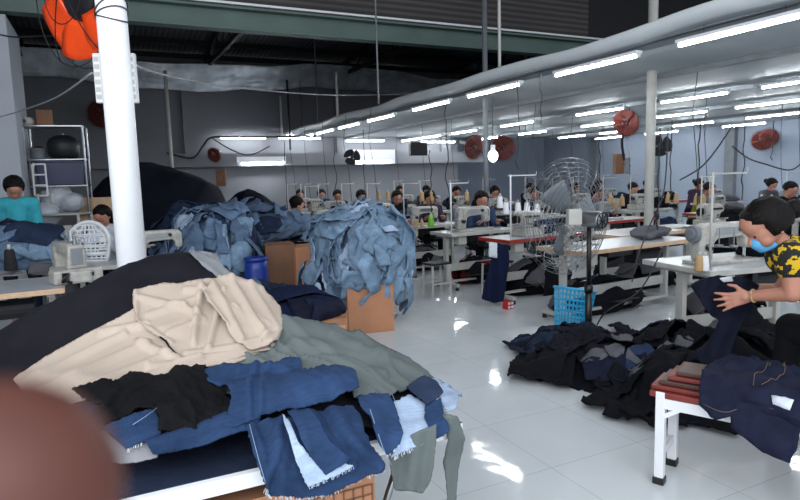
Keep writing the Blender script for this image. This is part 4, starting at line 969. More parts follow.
# the worker in the black jacket at left middle
q = P(284, 205, 8.6); jk = worker('person in black striped jacket sewing left of the light blue heap', (q.x, q.y, 0), R_(-75), m_blackc, .3, 'short', m_pinkmask, -.5)
MB().tube([(.15, .22, .98), (.19, .27, .88), (.22, .3, .78)], .006, 5).build('sleeve_stripe', m_wpaint, jk)
dup(s1, (q.x, q.y, 0), 0, 'low stool under the person in black striped jacket', seatg)
tj = dup(tb_g, (q.x+.35, q.y+.1, 0), R_(10), 'small grey sewing table before the person in black jacket')
dup(mg, (q.x+.8, q.y+.4, .752), 0, 'cream sewing machine before the person in black jacket')
dup(st3, (q.x+.4, q.y+.25, .752), 0, 'thread stand before the person in black jacket')

# ================================================================ heaps of garments
def outline(kind, r):
    if kind == 'panel':
        l, a, b = r.uniform(.32, .6), r.uniform(.09, .15), r.uniform(.12, .2); return [(-a, -l/2), (a, -l/2), (b, l/2), (-b*.9, l/2)]
    if kind == 'strip':
        l, a = r.uniform(.35, .75), r.uniform(.045, .085); return [(-a, -l/2), (a, -l/2), (a*1.3, l/2), (-a*1.1, l/2)]
    if kind == 'jeans':
        l = r.uniform(.75, .9); return [(-.2, l/2), (.2, l/2), (.25, l*.12), (.23, -l/2), (.08, -l/2), (.03, l*.1), (-.03, l*.1), (-.08, -l/2), (-.23, -l/2), (-.25, l*.12)]
    if kind == 'sleeve':
        l = r.uniform(.4, .6); return [(-.07, -l/2), (.07, -l/2), (.11, l/2), (.02, l/2+.04), (-.1, l/2)]
    a = r.uniform(.14, .24); b = r.uniform(.12, .2); return [(a*math.cos(t)*(1+.3*nz(t, a*9)), b*math.sin(t)*(1+.3*nz(t*2, b*9))) for t in np.linspace(0, 5.6, 9)]
def blob_surface(c, rad, seed, flat=0):
    c = Vector(c)
    def S(d):
        d = d.normalized(); k = 1+.22*nz(d.x*1.4+seed, d.y*1.4, d.z*1.4)+.06*nz(d.x*4, d.y*4+seed, d.z*4)
        p = Vector((d.x*rad[0], d.y*rad[1], d.z*rad[2]))*k; q = c+p
        if q.z < .012+flat: q.z = .012+flat
        return q
    return S
def heap_on(S, n_, seed, mats, kinds, name, label, cat, group, up=-.25, view=True, amp=.02, layers=.1, big=1.0, c=None, rad=None, sp=.035, tilt=0, fq=5):
    r = random.Random(seed)
    toC = (Vector((0, 0, 1.6))-Vector(c)).normalized()
    for i in range(n_):
        for _ in range(60):
            d = Vector((r.gauss(0, 1), r.gauss(0, 1), r.gauss(0, 1))).normalized()
            if d.z > up and (not view or d.dot(toC) > -.25): break
        mean = (rad[0]+rad[1]+rad[2])/3; e1 = d.orthogonal().normalized(); e2 = d.cross(e1)
        # long side tends to hang down the slope
        dn = (Vector((0, 0, -1))-d*d.dot(Vector((0, 0, -1)))); a0 = r.uniform(-.75, .75)+(math.atan2(dn.dot(e2), dn.dot(e1)) if dn.length > .3 else r.uniform(0, 6))-math.pi/2
        ca, sa = math.cos(a0), math.sin(a0); E1 = e1*ca+e2*sa; E2 = -e1*sa+e2*ca
        off = .01+layers*(i/n_)*r.uniform(.6, 1.1); sd = r.uniform(0, 99); an = r.uniform(-.5, .5)
        tu, tv = r.uniform(-1, 1)*tilt, r.uniform(-1, 1)*tilt*.5
        def fm(u, v):
            dd = (d+E1*(u/mean)+E2*(v/mean)).normalized(); p = S(dd); k = fold(u, v, amp, fq, sd, an*.6, .5, .25)
            q = p+dd*(off+tu*u+tv*v+max(k, -off*.7)); q.z = max(q.z, .006); return q
        o = sheet(name, [(x*big, y*big) for x, y in outline(r.choice(kinds), r)], fm, r.choice(mats), sp, i, .006, .007)
        tag(o, label, cat, group)
def core(S, name, m_, label, cat, nu=40, nv=26):
    vs = [S(Vector((math.sin(math.pi*(j+.01)/(nv+.02))*math.cos(2*math.pi*i/nu), math.sin(math.pi*(j+.01)/(nv+.02))*math.sin(2*math.pi*i/nu), math.cos(math.pi*(j+.01)/(nv+.02))))) for j in range(nv+1) for i in range(nu)]
    o = MB().add(vs, [(j*nu+i, (j+1)*nu+i, (j+1)*nu+(i+1) % nu, j*nu+(i+1) % nu) for j in range(nv) for i in range(nu)]).build(name, m_, smooth=True)
    recenter(o); return tag(o, label, cat)
# light blue heap spilling from a cardboard box
bx = Vector((2.24, 5.42, 0))
def carton(label, loc, rz, sx, sy, h, m_, lid=True):
    t = thing('cardboard_box', label, 'box', loc, rz)
    MB().box((0, 0, h/2), (sx, sy, h)).build('carton', m_, t, bevel=.006)
    MB().box((0, 0, h*.96), (sx+.004, .06, h*.085)).box((0, 0, h+.001), (sx*.99, .055, .003)).build('tape', m_tape, t)
    return t
carton('brown cardboard box under the light blue denim heap', (2.27, 5.5, 0), R_(-12), .46, .46, .47, m_card)
c = P(360, 254, 6.12); rad = (.39, .36, .38)
S = blob_surface((c.x, c.y, c.z), rad, 3)
core(blob_surface((c.x, c.y, c.z), tuple(x*.93 for x in rad), 3), 'denim_bundle', m_dusk_denim, 'packed middle of the light blue denim heap on the cardboard box', 'denim bundle')  # core in darker denim, so shade between the garments is put into its colour
gl = 'light blue denim garments heaped on the box'
heap_on(S, 125, 11, [m_light_denim]*12+[m_pale_denim], ['strip', 'strip', 'strip', 'sleeve', 'strip', 'panel', 'patch'], 'denim_garment', 'light blue denim garment crumpled in the heap on the box', 'denim garment', gl, -.75, True, .045, .13, .85, c, rad, .022, .65, 5)
# pieces that slip down at the right side
S2 = blob_surface(P(393, 283, 6.0), (.13, .16, .26), 8)
heap_on(S2, 16, 12, [m_light_denim], ['strip', 'strip', 'sleeve'], 'denim_garment', 'light blue denim garment crumpled in the heap on the box', 'denim garment', gl, -.9, True, .03, .08, .6, P(393, 283, 6.0), (.13, .16, .26), .026)
S2 = blob_surface(P(324, 284, 6.0), (.13, .16, .24), 18)
heap_on(S2, 12, 14, [m_light_denim, m_pale_denim], ['panel', 'sleeve', 'patch'], 'denim_garment', 'light blue denim garment crumpled in the heap on the box', 'denim garment', gl, -.9, True, .03, .08, .6, P(324, 284, 6.0), (.13, .16, .24), .026)
# grey blue heap at left, ground level, and on the brown boxes
c3 = P(213, 262, 6.6); rad3 = (.45, .45, .52); S3 = blob_surface(c3, rad3, 5)
core(S3, 'denim_bundle', m_dusk_denim, 'packed middle of the grey blue denim heap at left', 'denim bundle')
g4 = 'grey blue denim garments in the left heap'
heap_on(S3, 80, 21, [m_dusk_denim]*6+[m_pale_denim, m_dark_denim, m_light_denim, m_light_denim], ['strip', 'patch', 'strip', 'sleeve', 'patch'], 'denim_garment', 'grey blue denim garment crumpled in the left heap', 'denim garment', g4, -.5, True, .045, .12, .75, c3, rad3, .028, .5, 4.5)
c4 = P(264, 226, 7.45); rad4 = (.5, .42, .22); S4 = blob_surface(c4, rad4, 9)
core(S4, 'denim_bundle', m_dusk_denim, 'packed denim lying on top of the dark cardboard boxes', 'denim bundle')
heap_on(S4, 36, 23, [m_dusk_denim]*4+[m_dark_denim, m_light_denim], ['strip', 'patch', 'strip', 'sleeve'], 'denim_garment', 'grey blue denim garment lying over the dark cardboard boxes', 'denim garment', 'denim garments over the dark boxes', -.6, True, .04, .1, .75, c4, rad4, .028, .4, 4.5)
c5 = P(200, 238, 8.0); rad5 = (.55, .45, .42); S5 = blob_surface(c5, rad5, 12)
core(S5, 'denim_bundle', m_dark_denim, 'packed dark denim behind the grey blue heap', 'denim bundle')
heap_on(S5, 22, 25, [m_dark_denim], ['panel', 'jeans', 'patch'], 'denim_garment', 'dark blue denim garment in the heap before the navy mound', 'denim garment', 'dark garments before the navy mound', -.3, True, .024, .06, .9, c5, rad5)
carton('dark cardboard box under the grey blue denim, left one', P(281, 300, 6.9).to_2d().to_3d(), R_(-8), .34, .42, .78, m_card2)
carton('cardboard box wrapped in clear film beside the dark box', P(302, 300, 6.9).to_2d().to_3d()+Vector((.05, .02, 0)), R_(4), .34, .40, .74, m_card)
q = P(257, 280, 6.15); t = thing('plastic_barrel', 'blue plastic barrel between the left heap and cardboard boxes', 'barrel', (q.x, q.y, 0))
MB().lathe([(0, 0), (.13, 0), (.15, .05), (.15, .2), (.156, .22), (.15, .24), (.15, .5), (.14, .56), (.12, .57), (0, .57)], n=28).build('drum', m_bluepl, t, True); t.scale = (.8, .8, 1.2)
MB().lathe([(.125, .57), (.155, .575), (.155, .6), (.12, .605), (0, .6)], n=28).build('rim', m_bluepl, t, True)
# dark flat bundle between the near table and the boxes
def mound(name, poly_px, hfun, m_, label, cat, z0=0, n_=70):
    pass
t_c = carton('open brown cardboard box below the flat navy bundle', (P(308, 340, 4.6).x, P(308, 340, 4.6).y, 0), R_(-22), .62, .52, .42, m_card)
c6 = P(290, 316, 4.75); c6.z = .46; rad6 = (.37, .38, .13)
S6 = blob_surface(c6, rad6, 15); core(S6, 'navy_bundle', m_navy, 'flat folded navy bundle in front of the light blue heap', 'cloth bundle')
heap_on(S6, 12, 31, [m_navy, m_indigo], ['panel', 'jeans'], 'folded_garment', 'navy garment lying flat on the bundle before the cardboard box', 'garment', 'navy garments on the flat bundle', -.2, True, .012, .04, .9, c6, rad6)
c7 = P(262, 290, 5.2); c7.z = .36; rad7 = (.26, .3, .25); S7 = blob_surface(c7, rad7, 19)
core(S7, 'denim_bundle', m_dark_denim, 'dark blue bundle between the near table and blue barrel', 'denim bundle')
heap_on(S7, 8, 33, [m_dark_denim, m_dusk_denim, m_light_denim], ['panel', 'patch'], 'denim_garment', 'denim garment on the dark blue bundle behind the near table', 'denim garment', 'garments on the dark blue bundle', -.1, True, .016, .05, .8, c7, rad7)

# big navy covered mounds at the back left
def tarp(name, ctr_px, d, label, seed, base_w, depth, prof):
    """prof: (px, py) skyline; swept into a rounded mound"""
    vs = []; fs = []; nx_, ny_ = 70, 30
    xs = [p[0] for p in prof]; a, b = xs[0], xs[-1]
    for j in range(ny_+1):
        v = -1+2*j/ny_
        for i in range(nx_+1):
            px = a+(b-a)*i/nx_; py = np.interp(px, xs, [p[1] for p in prof]); top = P(px, py, d); e = min(1, 5*min(i/nx_, 1-i/nx_)+.02)
            k = max(0, 1-abs(v)**2.3)**.55; dep = depth*(.35+.65*e)
            z = top.z*k; base = top+_H*v*dep; z += .05*nz(base.x*2+seed, base.y*2, z*2)*min(1, k*2)+fold(base.x*.6, base.y*.6+z*.3, .022, 2.5, seed, .8)*min(1, 3*k)
            vs.append((base.x, base.y, max(z, .005)))
    for j in range(ny_):
        for i in range(nx_): q = j*(nx_+1)+i; fs.append((q, q+1, q+nx_+2, q+nx_+1))
    o = MB().add(vs, fs).build(name, m_tarp, smooth=True); o.modifiers.new('s', 'SOLIDIFY').thickness = .01; recenter(o)
    return tag(o, label, 'covered heap')
tarp('covered_mound', 165, 9.6, 'large navy cloth covered mound behind the white column', 2, 1, 1.15, [(84, 236), (88, 208), (98, 190), (112, 178), (128, 170), (140, 164), (148, 162), (160, 167), (176, 172), (196, 178), (212, 186), (222, 204), (232, 230), (240, 250)])
tarp('covered_mound', 250, 11.4, 'smaller dark cloth covered mound right of the large navy mound', 7, 1, .7, [(205, 232), (222, 208), (236, 196), (248, 189), (256, 191), (266, 196), (275, 204), (284, 222), (292, 240)])

# ================================================================ left sewing corner
tl_ = sew_table('beech edged sewing table at left below the teal shirted woman', (-1.62, 4.98, 0), R_(3), m_board, m_edgewood, 1.28, .72)
mlf = thing('sewing_machine', 'white sewing machine seen end on before the perforated white plastic back', 'sewing machine', (-.27, 5.33, .752), R_(20))
MB().box((0, .12, .05), (.17, .5, .10)).box((.0, -.02, .055), (.36, .15, .11)).build('bed', m_machine, mlf, bevel=.02)
MB().prism([(-.072, .11), (-.058, .295), (.058, .295), (.072, .11)], -.07, -.01).box((0, .16, .26), (.10, .4, .09)).box((0, .32, .18), (.11, .1, .18)).build('arm', m_machine, mlf, True, bevel=.012)
MB().box((0, -.073, .205), (.085, .004, .13)).build('face_plate', m_steel, mlf, bevel=.002)
MB().cyl((0, -.05, .295), (0, -.05, .33), .016, n=12).cyl((0, -.05, .33), (0, -.05, .36), .01, n=10).build('tension_post', m_steel, mlf)
MB().tube([(-.02, -.05, .33), (-.03, -.06, .40), (.0, -.05, .43), (.03, -.05, .39)], .005, 6).build('thread_guide', m_whitepl, mlf)
MB().box((-.10, -.097, .055), (.05, .006, .07)).box((.09, -.097, .06), (.03, .006, .03)).build('cover_slot', m_blackpl, mlf)
MB().cyl((0, -.097, .075), (0, -.103, .075), .014, n=12).build('screw', m_blackpl, mlf)
MB().tube([(-.13, -.12, .02), (-.12, -.13, .06), (-.09, -.13, .085), (-.11, -.13, .03), (-.07, -.13, .012)], .014, 6).build('knee_lift', m_blackpl, mlf, True)
# perforated white plastic back (round lattice above a grid)
pc = P(91, 250, 5.95); t = thing('plastic_chair_back', 'white perforated plastic back with round lattice above the left machine', 'chair', (pc.x, pc.y, .752), -YAW+.1)
zc = P(91, 243, 5.95).z-.752; Rr = .19; mb = MB(); th = .018
def pt(x, z): return (x, .03*math.cos(x*6)-.03, z)
zz0 = 0
mb.tube([pt(Rr*math.cos(a), zc+.02+Rr*math.sin(a)) for a in np.linspace(-.35, math.pi+.35, 26)]+[pt(-.165, .05), pt(-.15, 0), pt(.15, 0), pt(.165, .05)], .020, 8, True)
mb.build('outer_frame', m_whitepl, t, True)
mb = MB(); c0 = zc+.03
for k in range(-3, 4):
    x = k*.05; hgt = math.sqrt(max(0, (Rr-.02)**2-(x*.9)**2)); mb.tube([pt(x*(1-.5*abs(s)**2), c0+hgt*s) for s in np.linspace(-1, 1, 9)], .009, 6)
for k in range(-3, 4):
    z = k*.045; hw = math.sqrt(max(0, (Rr-.01)**2-z*z)); mb.tube([pt(x, c0+z+.012*math.copysign(1, z)*(1-(x/Rr)**2)*(1 if k else 0)) for x in np.linspace(-hw, hw, 9)], .010, 6)
mb.build('round_lattice', m_whitepl, t, True)
mb = MB()
for k in range(-3, 4): mb.tube([pt(k*.045, .0), pt(k*.05, zc-.10)], .010, 6)
for k in range(5): mb.tube([pt(x, .03+k*.055) for x in np.linspace(-.16, .16, 7)], .009, 6)
mb.box((0, -.005, zc-.11), (.3, .02, .04)); mb.build('lower_grid', m_whitepl, t, True)
mb = MB().box((0, -.012, c0-.002), (.29, .012, .052)); mb.build('name_band', m_whitepl, t, bevel=.004)
# raised blue letters read faintly on the band
cu = bpy.data.curves.new('letters', 'FONT'); cu.body = 'K211UE'; cu.size = .062; cu.extrude = .002; cu.align_x = 'CENTER'; cu.align_y = 'CENTER'
tmp = bpy.data.objects.new('tmpletters', cu); COL.objects.link(tmp); bpy.context.view_layer.update()
me = bpy.data.meshes.new_from_object(tmp.evaluated_get(bpy.context.evaluated_depsgraph_get())); bpy.data.objects.remove(tmp)
me.transform(Matrix.Translation((0, -.02, c0-.002)) @ Matrix.Rotation(math.pi/2, 4, 'X')); mesh_part('raised_letters', me, m_letter, t)
MB().box((0, .05, -.002), (.3, .12, .004)).build('support_base', m_whitepl, t)
# second table behind, for the worker in white
t2 = dup(tb_g, (-.35, 6.2, 0), R_(3), 'grey sewing table behind the white column')
q = P(112, 225, 7.4); wk = worker('person in white shirt bending down behind the white column', (q.x+.02, q.y+.06, 0), math.pi-.55, m_whitec, .32, 'short', None, -.7)
dup(s1, (q.x+.02, q.y+.06, 0), 0, 'low stool under person in white shirt', seatg)
mrow = dup(mg, (.42, 6.5, .752), R_(5), 'cream sewing machine mostly hidden behind the white column')
for k, (px, py, lab) in enumerate(((145, 240, 'upper grey bar end showing right of the white column'), (147, 246, 'lower grey bar end showing right of the white column'))):
    q = P(px, py, 6.9); tag(recenter(MB().box((q.x, q.y, q.z), (.18, .1, .035), .1).build('metal_bar', m_ivory, bevel=.004)), lab, 'bar')
# teal shirted woman standing behind the left table
q = P(22, 200, 6.75); tw = worker('person in teal shirt standing and working at the far left table', (q.x-.08, q.y+.1, 0), math.pi+.15, m_teal, .22, 'bun', None, -.75, 'down', m_dark_denim, True, .011)
tw.scale = (.99, .99, .99)
def drape_heap(ctr, rad_, seed, n_, mats, label, group, name='denim_garment', cat='denim garment', kinds=('panel', 'patch', 'jeans'), cm=None, big=.8, corelabel='', flat=0, up=-.1, amp=.02, layers=.05):
    S_ = blob_surface(ctr, rad_, seed, flat); core(S_, name.replace('garment', 'bundle'), cm or mats[0], corelabel, cat.replace('garment', 'bundle'))
    heap_on(S_, n_, seed+100, mats, list(kinds), name, label, cat, group, up, True, amp, layers, big, ctr, rad_)
c8 = P(22, 256, 5.55); c8.z = .86
drape_heap(c8, (.42, .24, .30), 41, 14, [m_dusk_denim, m_dark_denim, m_light_denim], 'blue denim garment in the heap on the left sewing table', 'denim garments on the left table', corelabel='packed blue denim heap on the left sewing table', flat=.75)
for k, (px, py, pl) in enumerate(((40, 278, [(28, 275), (30, 262), (44, 263), (60, 266), (72, 274), (74, 284), (56, 285), (34, 284)]), (10, 285, [(-4, 274), (10, 270), (22, 272), (26, 282), (16, 288), (-4, 290)]))):
    o = sheet('grey_cloth', pl, lambda x, y: (lambda p: Vector((p.x, p.y, max(p.z, .76))))(P(x, y, 5.25-(y-262)*.008)+Vector((0, 0, fold(x*.01, y*.01, .014, 9, 3+k)))), m_graylight if k else m_greyc, 3, k, .3, .008)
    tag(o, ['crumpled grey cloth at the right of the left table heap', 'pale grey cloth on the front of the left sewing table'][k], 'cloth')
drape_heap(Vector((-1.5, 5.3, .42)), (.5, .4, .36), 47, 12, [m_dark_denim, m_mid_denim], 'dark denim garment heaped under the left sewing table', 'denim garments under the left table', corelabel='packed dark denim under the left sewing table')
c_ = cone('black thread cone standing before the left denim heap', P(10, 258, 5.1), m_threadn, None, 1.6); c_.location.z = .80

# ---------------------------------------------------------------- rack with bins at the pillar
q = P(62, 200, 8.6); rk = thing('storage_rack', 'thin steel shelving rack beside the grey pillar at left', 'rack', (q.x, q.y, 0), -.1)
topz = P(62, 127, 8.6).z; wz = .36
for sx in (-1, 1):
    for sy in (-1, 1): MB().cyl((sx*wz, sy*.2, 0), (sx*wz, sy*.2, topz), .018, n=8).build('upright', m_steel, rk)
for py in (127, 160, 186, 214, 236):
    z = P(62, py, 8.6).z; MB().box((0, 0, z), (wz*2+.03, .44, .02)).build('shelf', m_steel, rk, bevel=.003)
def onrack(py): return P(62, py, 8.6).z+.011
t = thing('storage_bin', 'blue plastic bin on the middle shelf of the rack', 'bin', (q.x+.03, q.y-.02, onrack(186)))
MB().add(*(lambda w1, w2, d_, h: ([(-w1, -d_, 0), (w1, -d_, 0), (w1, d_, 0), (-w1, d_, 0), (-w2, -d_*1.05, h), (w2, -d_*1.05, h), (w2, d_*1.05, h), (-w2, d_*1.05, h)], [(0, 3, 2, 1), (0, 1, 5, 4), (1, 2, 6, 5), (2, 3, 7, 6), (3, 0, 4, 7), (4, 5, 6, 7)]))(.28, .31, .18, .32)).build('tub', m_binpl, t, bevel=.01)
MB().box((0, 0, .325), (.64, .39, .02)).build('rim', m_binpl, t, bevel=.005)
t = thing('metal_pot', 'dark round pot on the upper shelf of the rack', 'pot', (q.x+.08, q.y, onrack(160)))
MB().lathe([(0, 0), (.15, 0), (.2, .06), (.21, .2), (.18, .28), (.1, .33), (0, .34)], n=24).build('pot_body', m_dsteel, t, True); MB().ell((0, 0, .35), (.03, .03, .02)).build('lid_knob', m_steel, t, True)
t = thing('metal_pot', 'small grey pot left of the dark round pot on rack', 'pot', (q.x-.24, q.y, onrack(160)))
MB().lathe([(0, 0), (.09, 0), (.1, .03), (.1, .14), (.11, .15), (0, .15)], n=20).build('pot_body', m_greymetal, t, True); MB().lathe([(.1, .15), (.03, .19), (0, .19)], n=20).build('lid', m_steel, t, True)
carton('small brown box standing on the top of the rack', (q.x-.12, q.y, onrack(127)), .1, .20, .16, .22, m_card2)
t = thing('paper_roll', 'pale roll lying at left end of the rack top', 'roll', (q.x-.30, q.y, onrack(127)+.06)); MB().cyl((-.05, -.1, 0), (.05, .1, 0), .06, n=16).build('roll', m_ivory, t, True); MB().cyl((-.053, -.105, 0), (-.049, -.098, 0), .025, n=12).build('core', m_card2, t)
for k, (px, py, s, lab) in enumerate(((58, 200, .2, 'clear plastic bag of goods on the lower shelf of the rack'), (40, 216, .2, 'clear plastic bag hanging low at left of the rack'), (72, 202, .14, 'small clear bag at right end of the lower shelf'))):
    cc = P(px, py, 7.3 if k == 1 else 8.35); o = MB().ell((0, 0, 0), (s*1.1, s*.7, s), 24, 16, lambda d: 1+.22*nz(d.x*3+k, d.y*3, d.z*3)+.1*nz(d.x*8, d.y*8, d.z*8)-.35*max(0, d.z-.6)).build('plastic_bag', m_clearbag, smooth=True)
    o.location = cc; tag(o, lab, 'bag')
    b = MB().ell((0, 0, 0), (s*.8, s*.5, s*.7), 14, 10, lambda d: 1+.3*nz(d.x*4+k, d.y*4, d.z*4)).build('bag_contents', m_scrap, smooth=True); b.parent = o
t = thing('cable_frame', 'white open frame with three bays hanging on the left of the rack', 'frame', P(40, 180, 8.1), -.3)
hgt = .42; mb = MB().bar((-.08, 0, -hgt/2), (-.08, 0, hgt/2), .02, .02).bar((.08, 0, -hgt/2), (.08, 0, hgt/2), .02, .02)
for k in range(4): mb.bar((-.08, 0, -hgt/2+k*hgt/3), (.08, 0, -hgt/2+k*hgt/3), .02, .02)
mb.build('frame_bars', m_whitepl, t, bevel=.004)
t = thing('metal_trolley', 'ivory tube trolley frame behind the left sewing machine', 'trolley', (P(60, 240, 7.3).x, P(60, 240, 7.3).y, 0), -YAW)
zt = P(60, 214, 7.3).z
for sx in (-.13, .33):
    for sy in (-.15, .15): MB().cyl((sx, sy, 0), (sx, sy, zt+(.25 if sx < 0 else 0)), .018, n=8).build('upright', m_ivory, t)
for z in (zt, zt-.32, .35): MB().box((.1, 0, z), (.5, .34, .02)).build('tray', m_ivory, t, bevel=.004)
for k, (px, py, mm, lab) in enumerate(((78, 232, m_whitepl, 'small white box on the ivory trolley tray'), (68, 234, m_ivory, 'small cream box beside the white box on the trolley'))):
    qq = P(px, 234, 7.3); tag(recenter(MB().box((qq.x, qq.y, zt-.31+.09), (.09, .09, .16), .2).build('small_box', mm, bevel=.005)), lab, 'box')
tag(recenter(MB().box((P(98, 216, 8.7).x, P(98, 216, 8.7).y, 1.08), (.5, .06, .5), -.3).build('cardboard_sheet', m_edgewood, bevel=.004)), 'pale board standing behind the person in white shirt', 'board')
# wall boxes
for px, py, d, w_, h_, mm, lab in ((221, 178, 15.6, .24, .42, m_card2, 'brown electric box on the back wall above the dark mound'), (619, 164, 15.2, .26, .50, m_card2, 'tall brown electric box on the pale blue wall'), (627, 166, 15.1, .10, .40, m_greymetal, 'narrow grey box beside the tall brown box')):
    qq = P(px, py, d); t = thing('electric_box', lab, 'electric box', qq, -YAW*.5); MB().box((0, 0, 0), (w_, .14, h_)).build('casing', mm, t, bevel=.008); MB().box((0, -.075, 0), (w_*.85, .01, h_*.9)).build('cover', mm, t, bevel=.004); MB().box((w_*.3, -.083, 0), (.02, .01, .05)).build('latch', m_dsteel, t)
qq = P(418, 149, 15.6); t = thing('ventilation_unit', 'dark square unit on the back wall below far lamps', 'unit', qq, -.2); MB().box((0, 0, 0), (.45, .2, .34)).build('casing', m_dsteel, t, bevel=.01)
mb = MB()
for k in range(6): mb.box((0, -.105, -.12+k*.048), (.38, .012, .014))
mb.build('grille', m_blackpl, t)

# ================================================================ under and around the right tables
t = thing('plastic_basket', 'turquoise perforated basket tilted against the long white table', 'basket', (P(570, 318, 5.3).x, P(570, 318, 5.3).y, .055))
B = Matrix.Rotation(.22, 3, _H) @ Matrix.Rotation(-.15, 3, 'X')
r0, r1, hb = .13, .18, .40; mb = MB(); nb = 30
for k in range(9):
    f_ = k/8; rr = r0+(r1-r0)*f_; mb.tube([B @ Vector((rr*math.cos(a), rr*math.sin(a), hb*f_)) for a in np.linspace(0, 2*math.pi, nb, False)], .006, 5, True)
for k in range(nb):
    a = 2*math.pi*k/nb; mb.bar(B @ Vector((r0*math.cos(a), r0*math.sin(a), 0)), B @ Vector((r1*math.cos(a), r1*math.sin(a), hb)), .012, .004)
mb.build('lattice_wall', m_cyan, t)
MB().lathe([(0, 0), (r0, 0), (r0+.006, .03), (r0, .03), (r0-.006, .008), (0, .008)], n=30, M=B).build('bottom', m_cyan, t, True)
MB().tube([B @ Vector(((r1+.006)*math.cos(a), (r1+.006)*math.sin(a), hb)) for a in np.linspace(0, 2*math.pi, 36, False)], .012, 8, True).build('rim', m_cyan, t, True)
t = thing('socket_cube', 'small red socket cube on the floor at the red table foot', 'socket box', (P(508, 303, 6.6).x, P(508, 303, 6.6).y, 0), .2)
MB().box((0, 0, .045), (.10, .08, .09)).build('casing', m_redpl, t, bevel=.006)
mb = MB()
for a in (-.025, .025):
    for b in (.025, .068): mb.box((a, -.042, b), (.032, .006, .026))
mb.build('socket_face', m_whitepl, t)
pd = [(496, 243), (508, 245), (509, 262), (506, 285), (503, 301), (494, 303), (482, 299), (484, 285), (491, 262)]
o = sheet('navy_cloth', pd, lambda x, y: P(x, y, 6.75+.03*math.sin(x*.6)+.02*nz(x*.1, y*.05)), m_navy, 2.6, 3, .2, .012); tag(o, 'navy cloth hanging down beside the left leg of the red edged table', 'cloth')
pd = [(489, 242), (497, 243), (497, 258), (489, 257)]
o = sheet('white_rag', pd, lambda x, y: P(x, y, 6.7+.02*math.sin(x*.6)), m_scrap, 2.6, 3, .2, .008); tag(o, 'short white rag hanging from the left corner of red edged table', 'cloth')
for k, (x, y, rr, mm, lab) in enumerate(((4.75, 3.35, (.42, .28, .30), m_blackj, 'nearest table'), (4.7, 4.85, (.55, .25, .22), m_dark_denim, 'long white table'), (4.8, 6.0, (.45, .22, .26), m_blackj, 'red edged table'), (4.7, 7.1, (.4, .2, .22), m_redc, 'white sewing table'), (4.6, 8.5, (.4, .2, .22), m_blackj, 'table with the green cone'), (6.1, 5.6, (.6, .3, .28), m_blackj, 'white topped table at rear'))):
    drape_heap(Vector((x, y, rr[2]*.5)), rr, 60+k, 7, [mm, m_blackj, m_greyc], 'dark garment heaped on the floor under the %s' % lab, 'dark garments under the %s' % lab, 'dark_garment', 'garment', cm=m_blackj, corelabel='packed dark cloth under the %s' % lab, big=.75)
o = sheet('grey_rag', [(404, 262), (410, 258), (416, 268), (417, 278), (408, 277), (402, 270)], lambda x, y: P(x, y, 8.0+.03*math.sin(x)), m_graylight, 2.6, 3, .2, .012); tag(o, 'small grey rag on the floor right of the light blue heap', 'cloth')

S9 = blob_surface((0, 0, .14), (.26, .17, .15), 77)
def heap_mesh(name, S, m_, sd, nu=36, nv=22):
    vs = []
    for j in range(nv+1):
        for i in range(nu):
            d = Vector((math.sin(math.pi*(j+.01)/(nv+.02))*math.cos(2*math.pi*i/nu), math.sin(math.pi*(j+.01)/(nv+.02))*math.sin(2*math.pi*i/nu), math.cos(math.pi*(j+.01)/(nv+.02))))
            p = S(d); q = p+d*fold(p.x, p.y+p.z, .03, 5, sd, .5); q.z = max(q.z, 0); vs.append(q)
    return MB().add(vs, [(j*nu+i, (j+1)*nu+i, (j+1)*nu+(i+1) % nu, j*nu+(i+1) % nu) for j in range(nv) for i in range(nu)]).build(name, m_, smooth=True)
bun = heap_mesh('garment_bundle', S9, m_blackj, 4); bun.location = (4.95, 3.25, .753); bun.scale = (.7, .7, .7); tag(bun, 'dark garment bundle at the right end of the nearest sewing table', 'garment bundle')
bun2 = heap_mesh('garment_bundle', S9, m_dark_denim, 9); bun2.location = (4.85, 5.95, .753); bun2.scale = (.8, .7, .6); tag(bun2, 'blue garment bundle at the far end of the red edged table', 'garment bundle')
bun3 = heap_mesh('garment_bundle', S9, m_greyc, 14); bun3.location = (5.3, 4.7, .753); bun3.scale = (.9, .8, .5); tag(bun3, 'grey garment bundle on the long white table', 'garment bundle')
gb = 'garment bundles among the sewing rows'
k_ = 0
for row, X, ys in ((0, 3.95, (9.35, 10.6, 11.9, 13.2, 14.6)), (1, 6.55, (4.9, 8.2, 9.6, 11.0, 12.4, 14.0)), (2, 8.9, (3.6, 5.1, 6.6, 8.2, 9.8, 11.4)), (3, 11.6, (5.4, 7.0, 8.6, 10.2, 11.8))):
    for i, y in enumerate(ys):
        k_ += 1; a = (bun, bun2, bun3)[k_ % 3]; cn_ = ('dark', 'blue', 'grey')[k_ % 3]
        o = dup(a, (X+.92, y+.3, .753), rnd.uniform(0, 6), '%s garment bundle on table, %s in farther %s' % (cn_, ORD[i], rowname[row]), gb)
        o = dup((bun, bun2)[k_ % 2], (X+.5, y+.25, .30 if 0 else 0), rnd.uniform(0, 6), '%s garment bundle under table, %s in farther %s' % (('dark', 'blue')[k_ % 2], ORD[i], rowname[row]), gb); o.scale = (1.5, 1.2, 1.2)

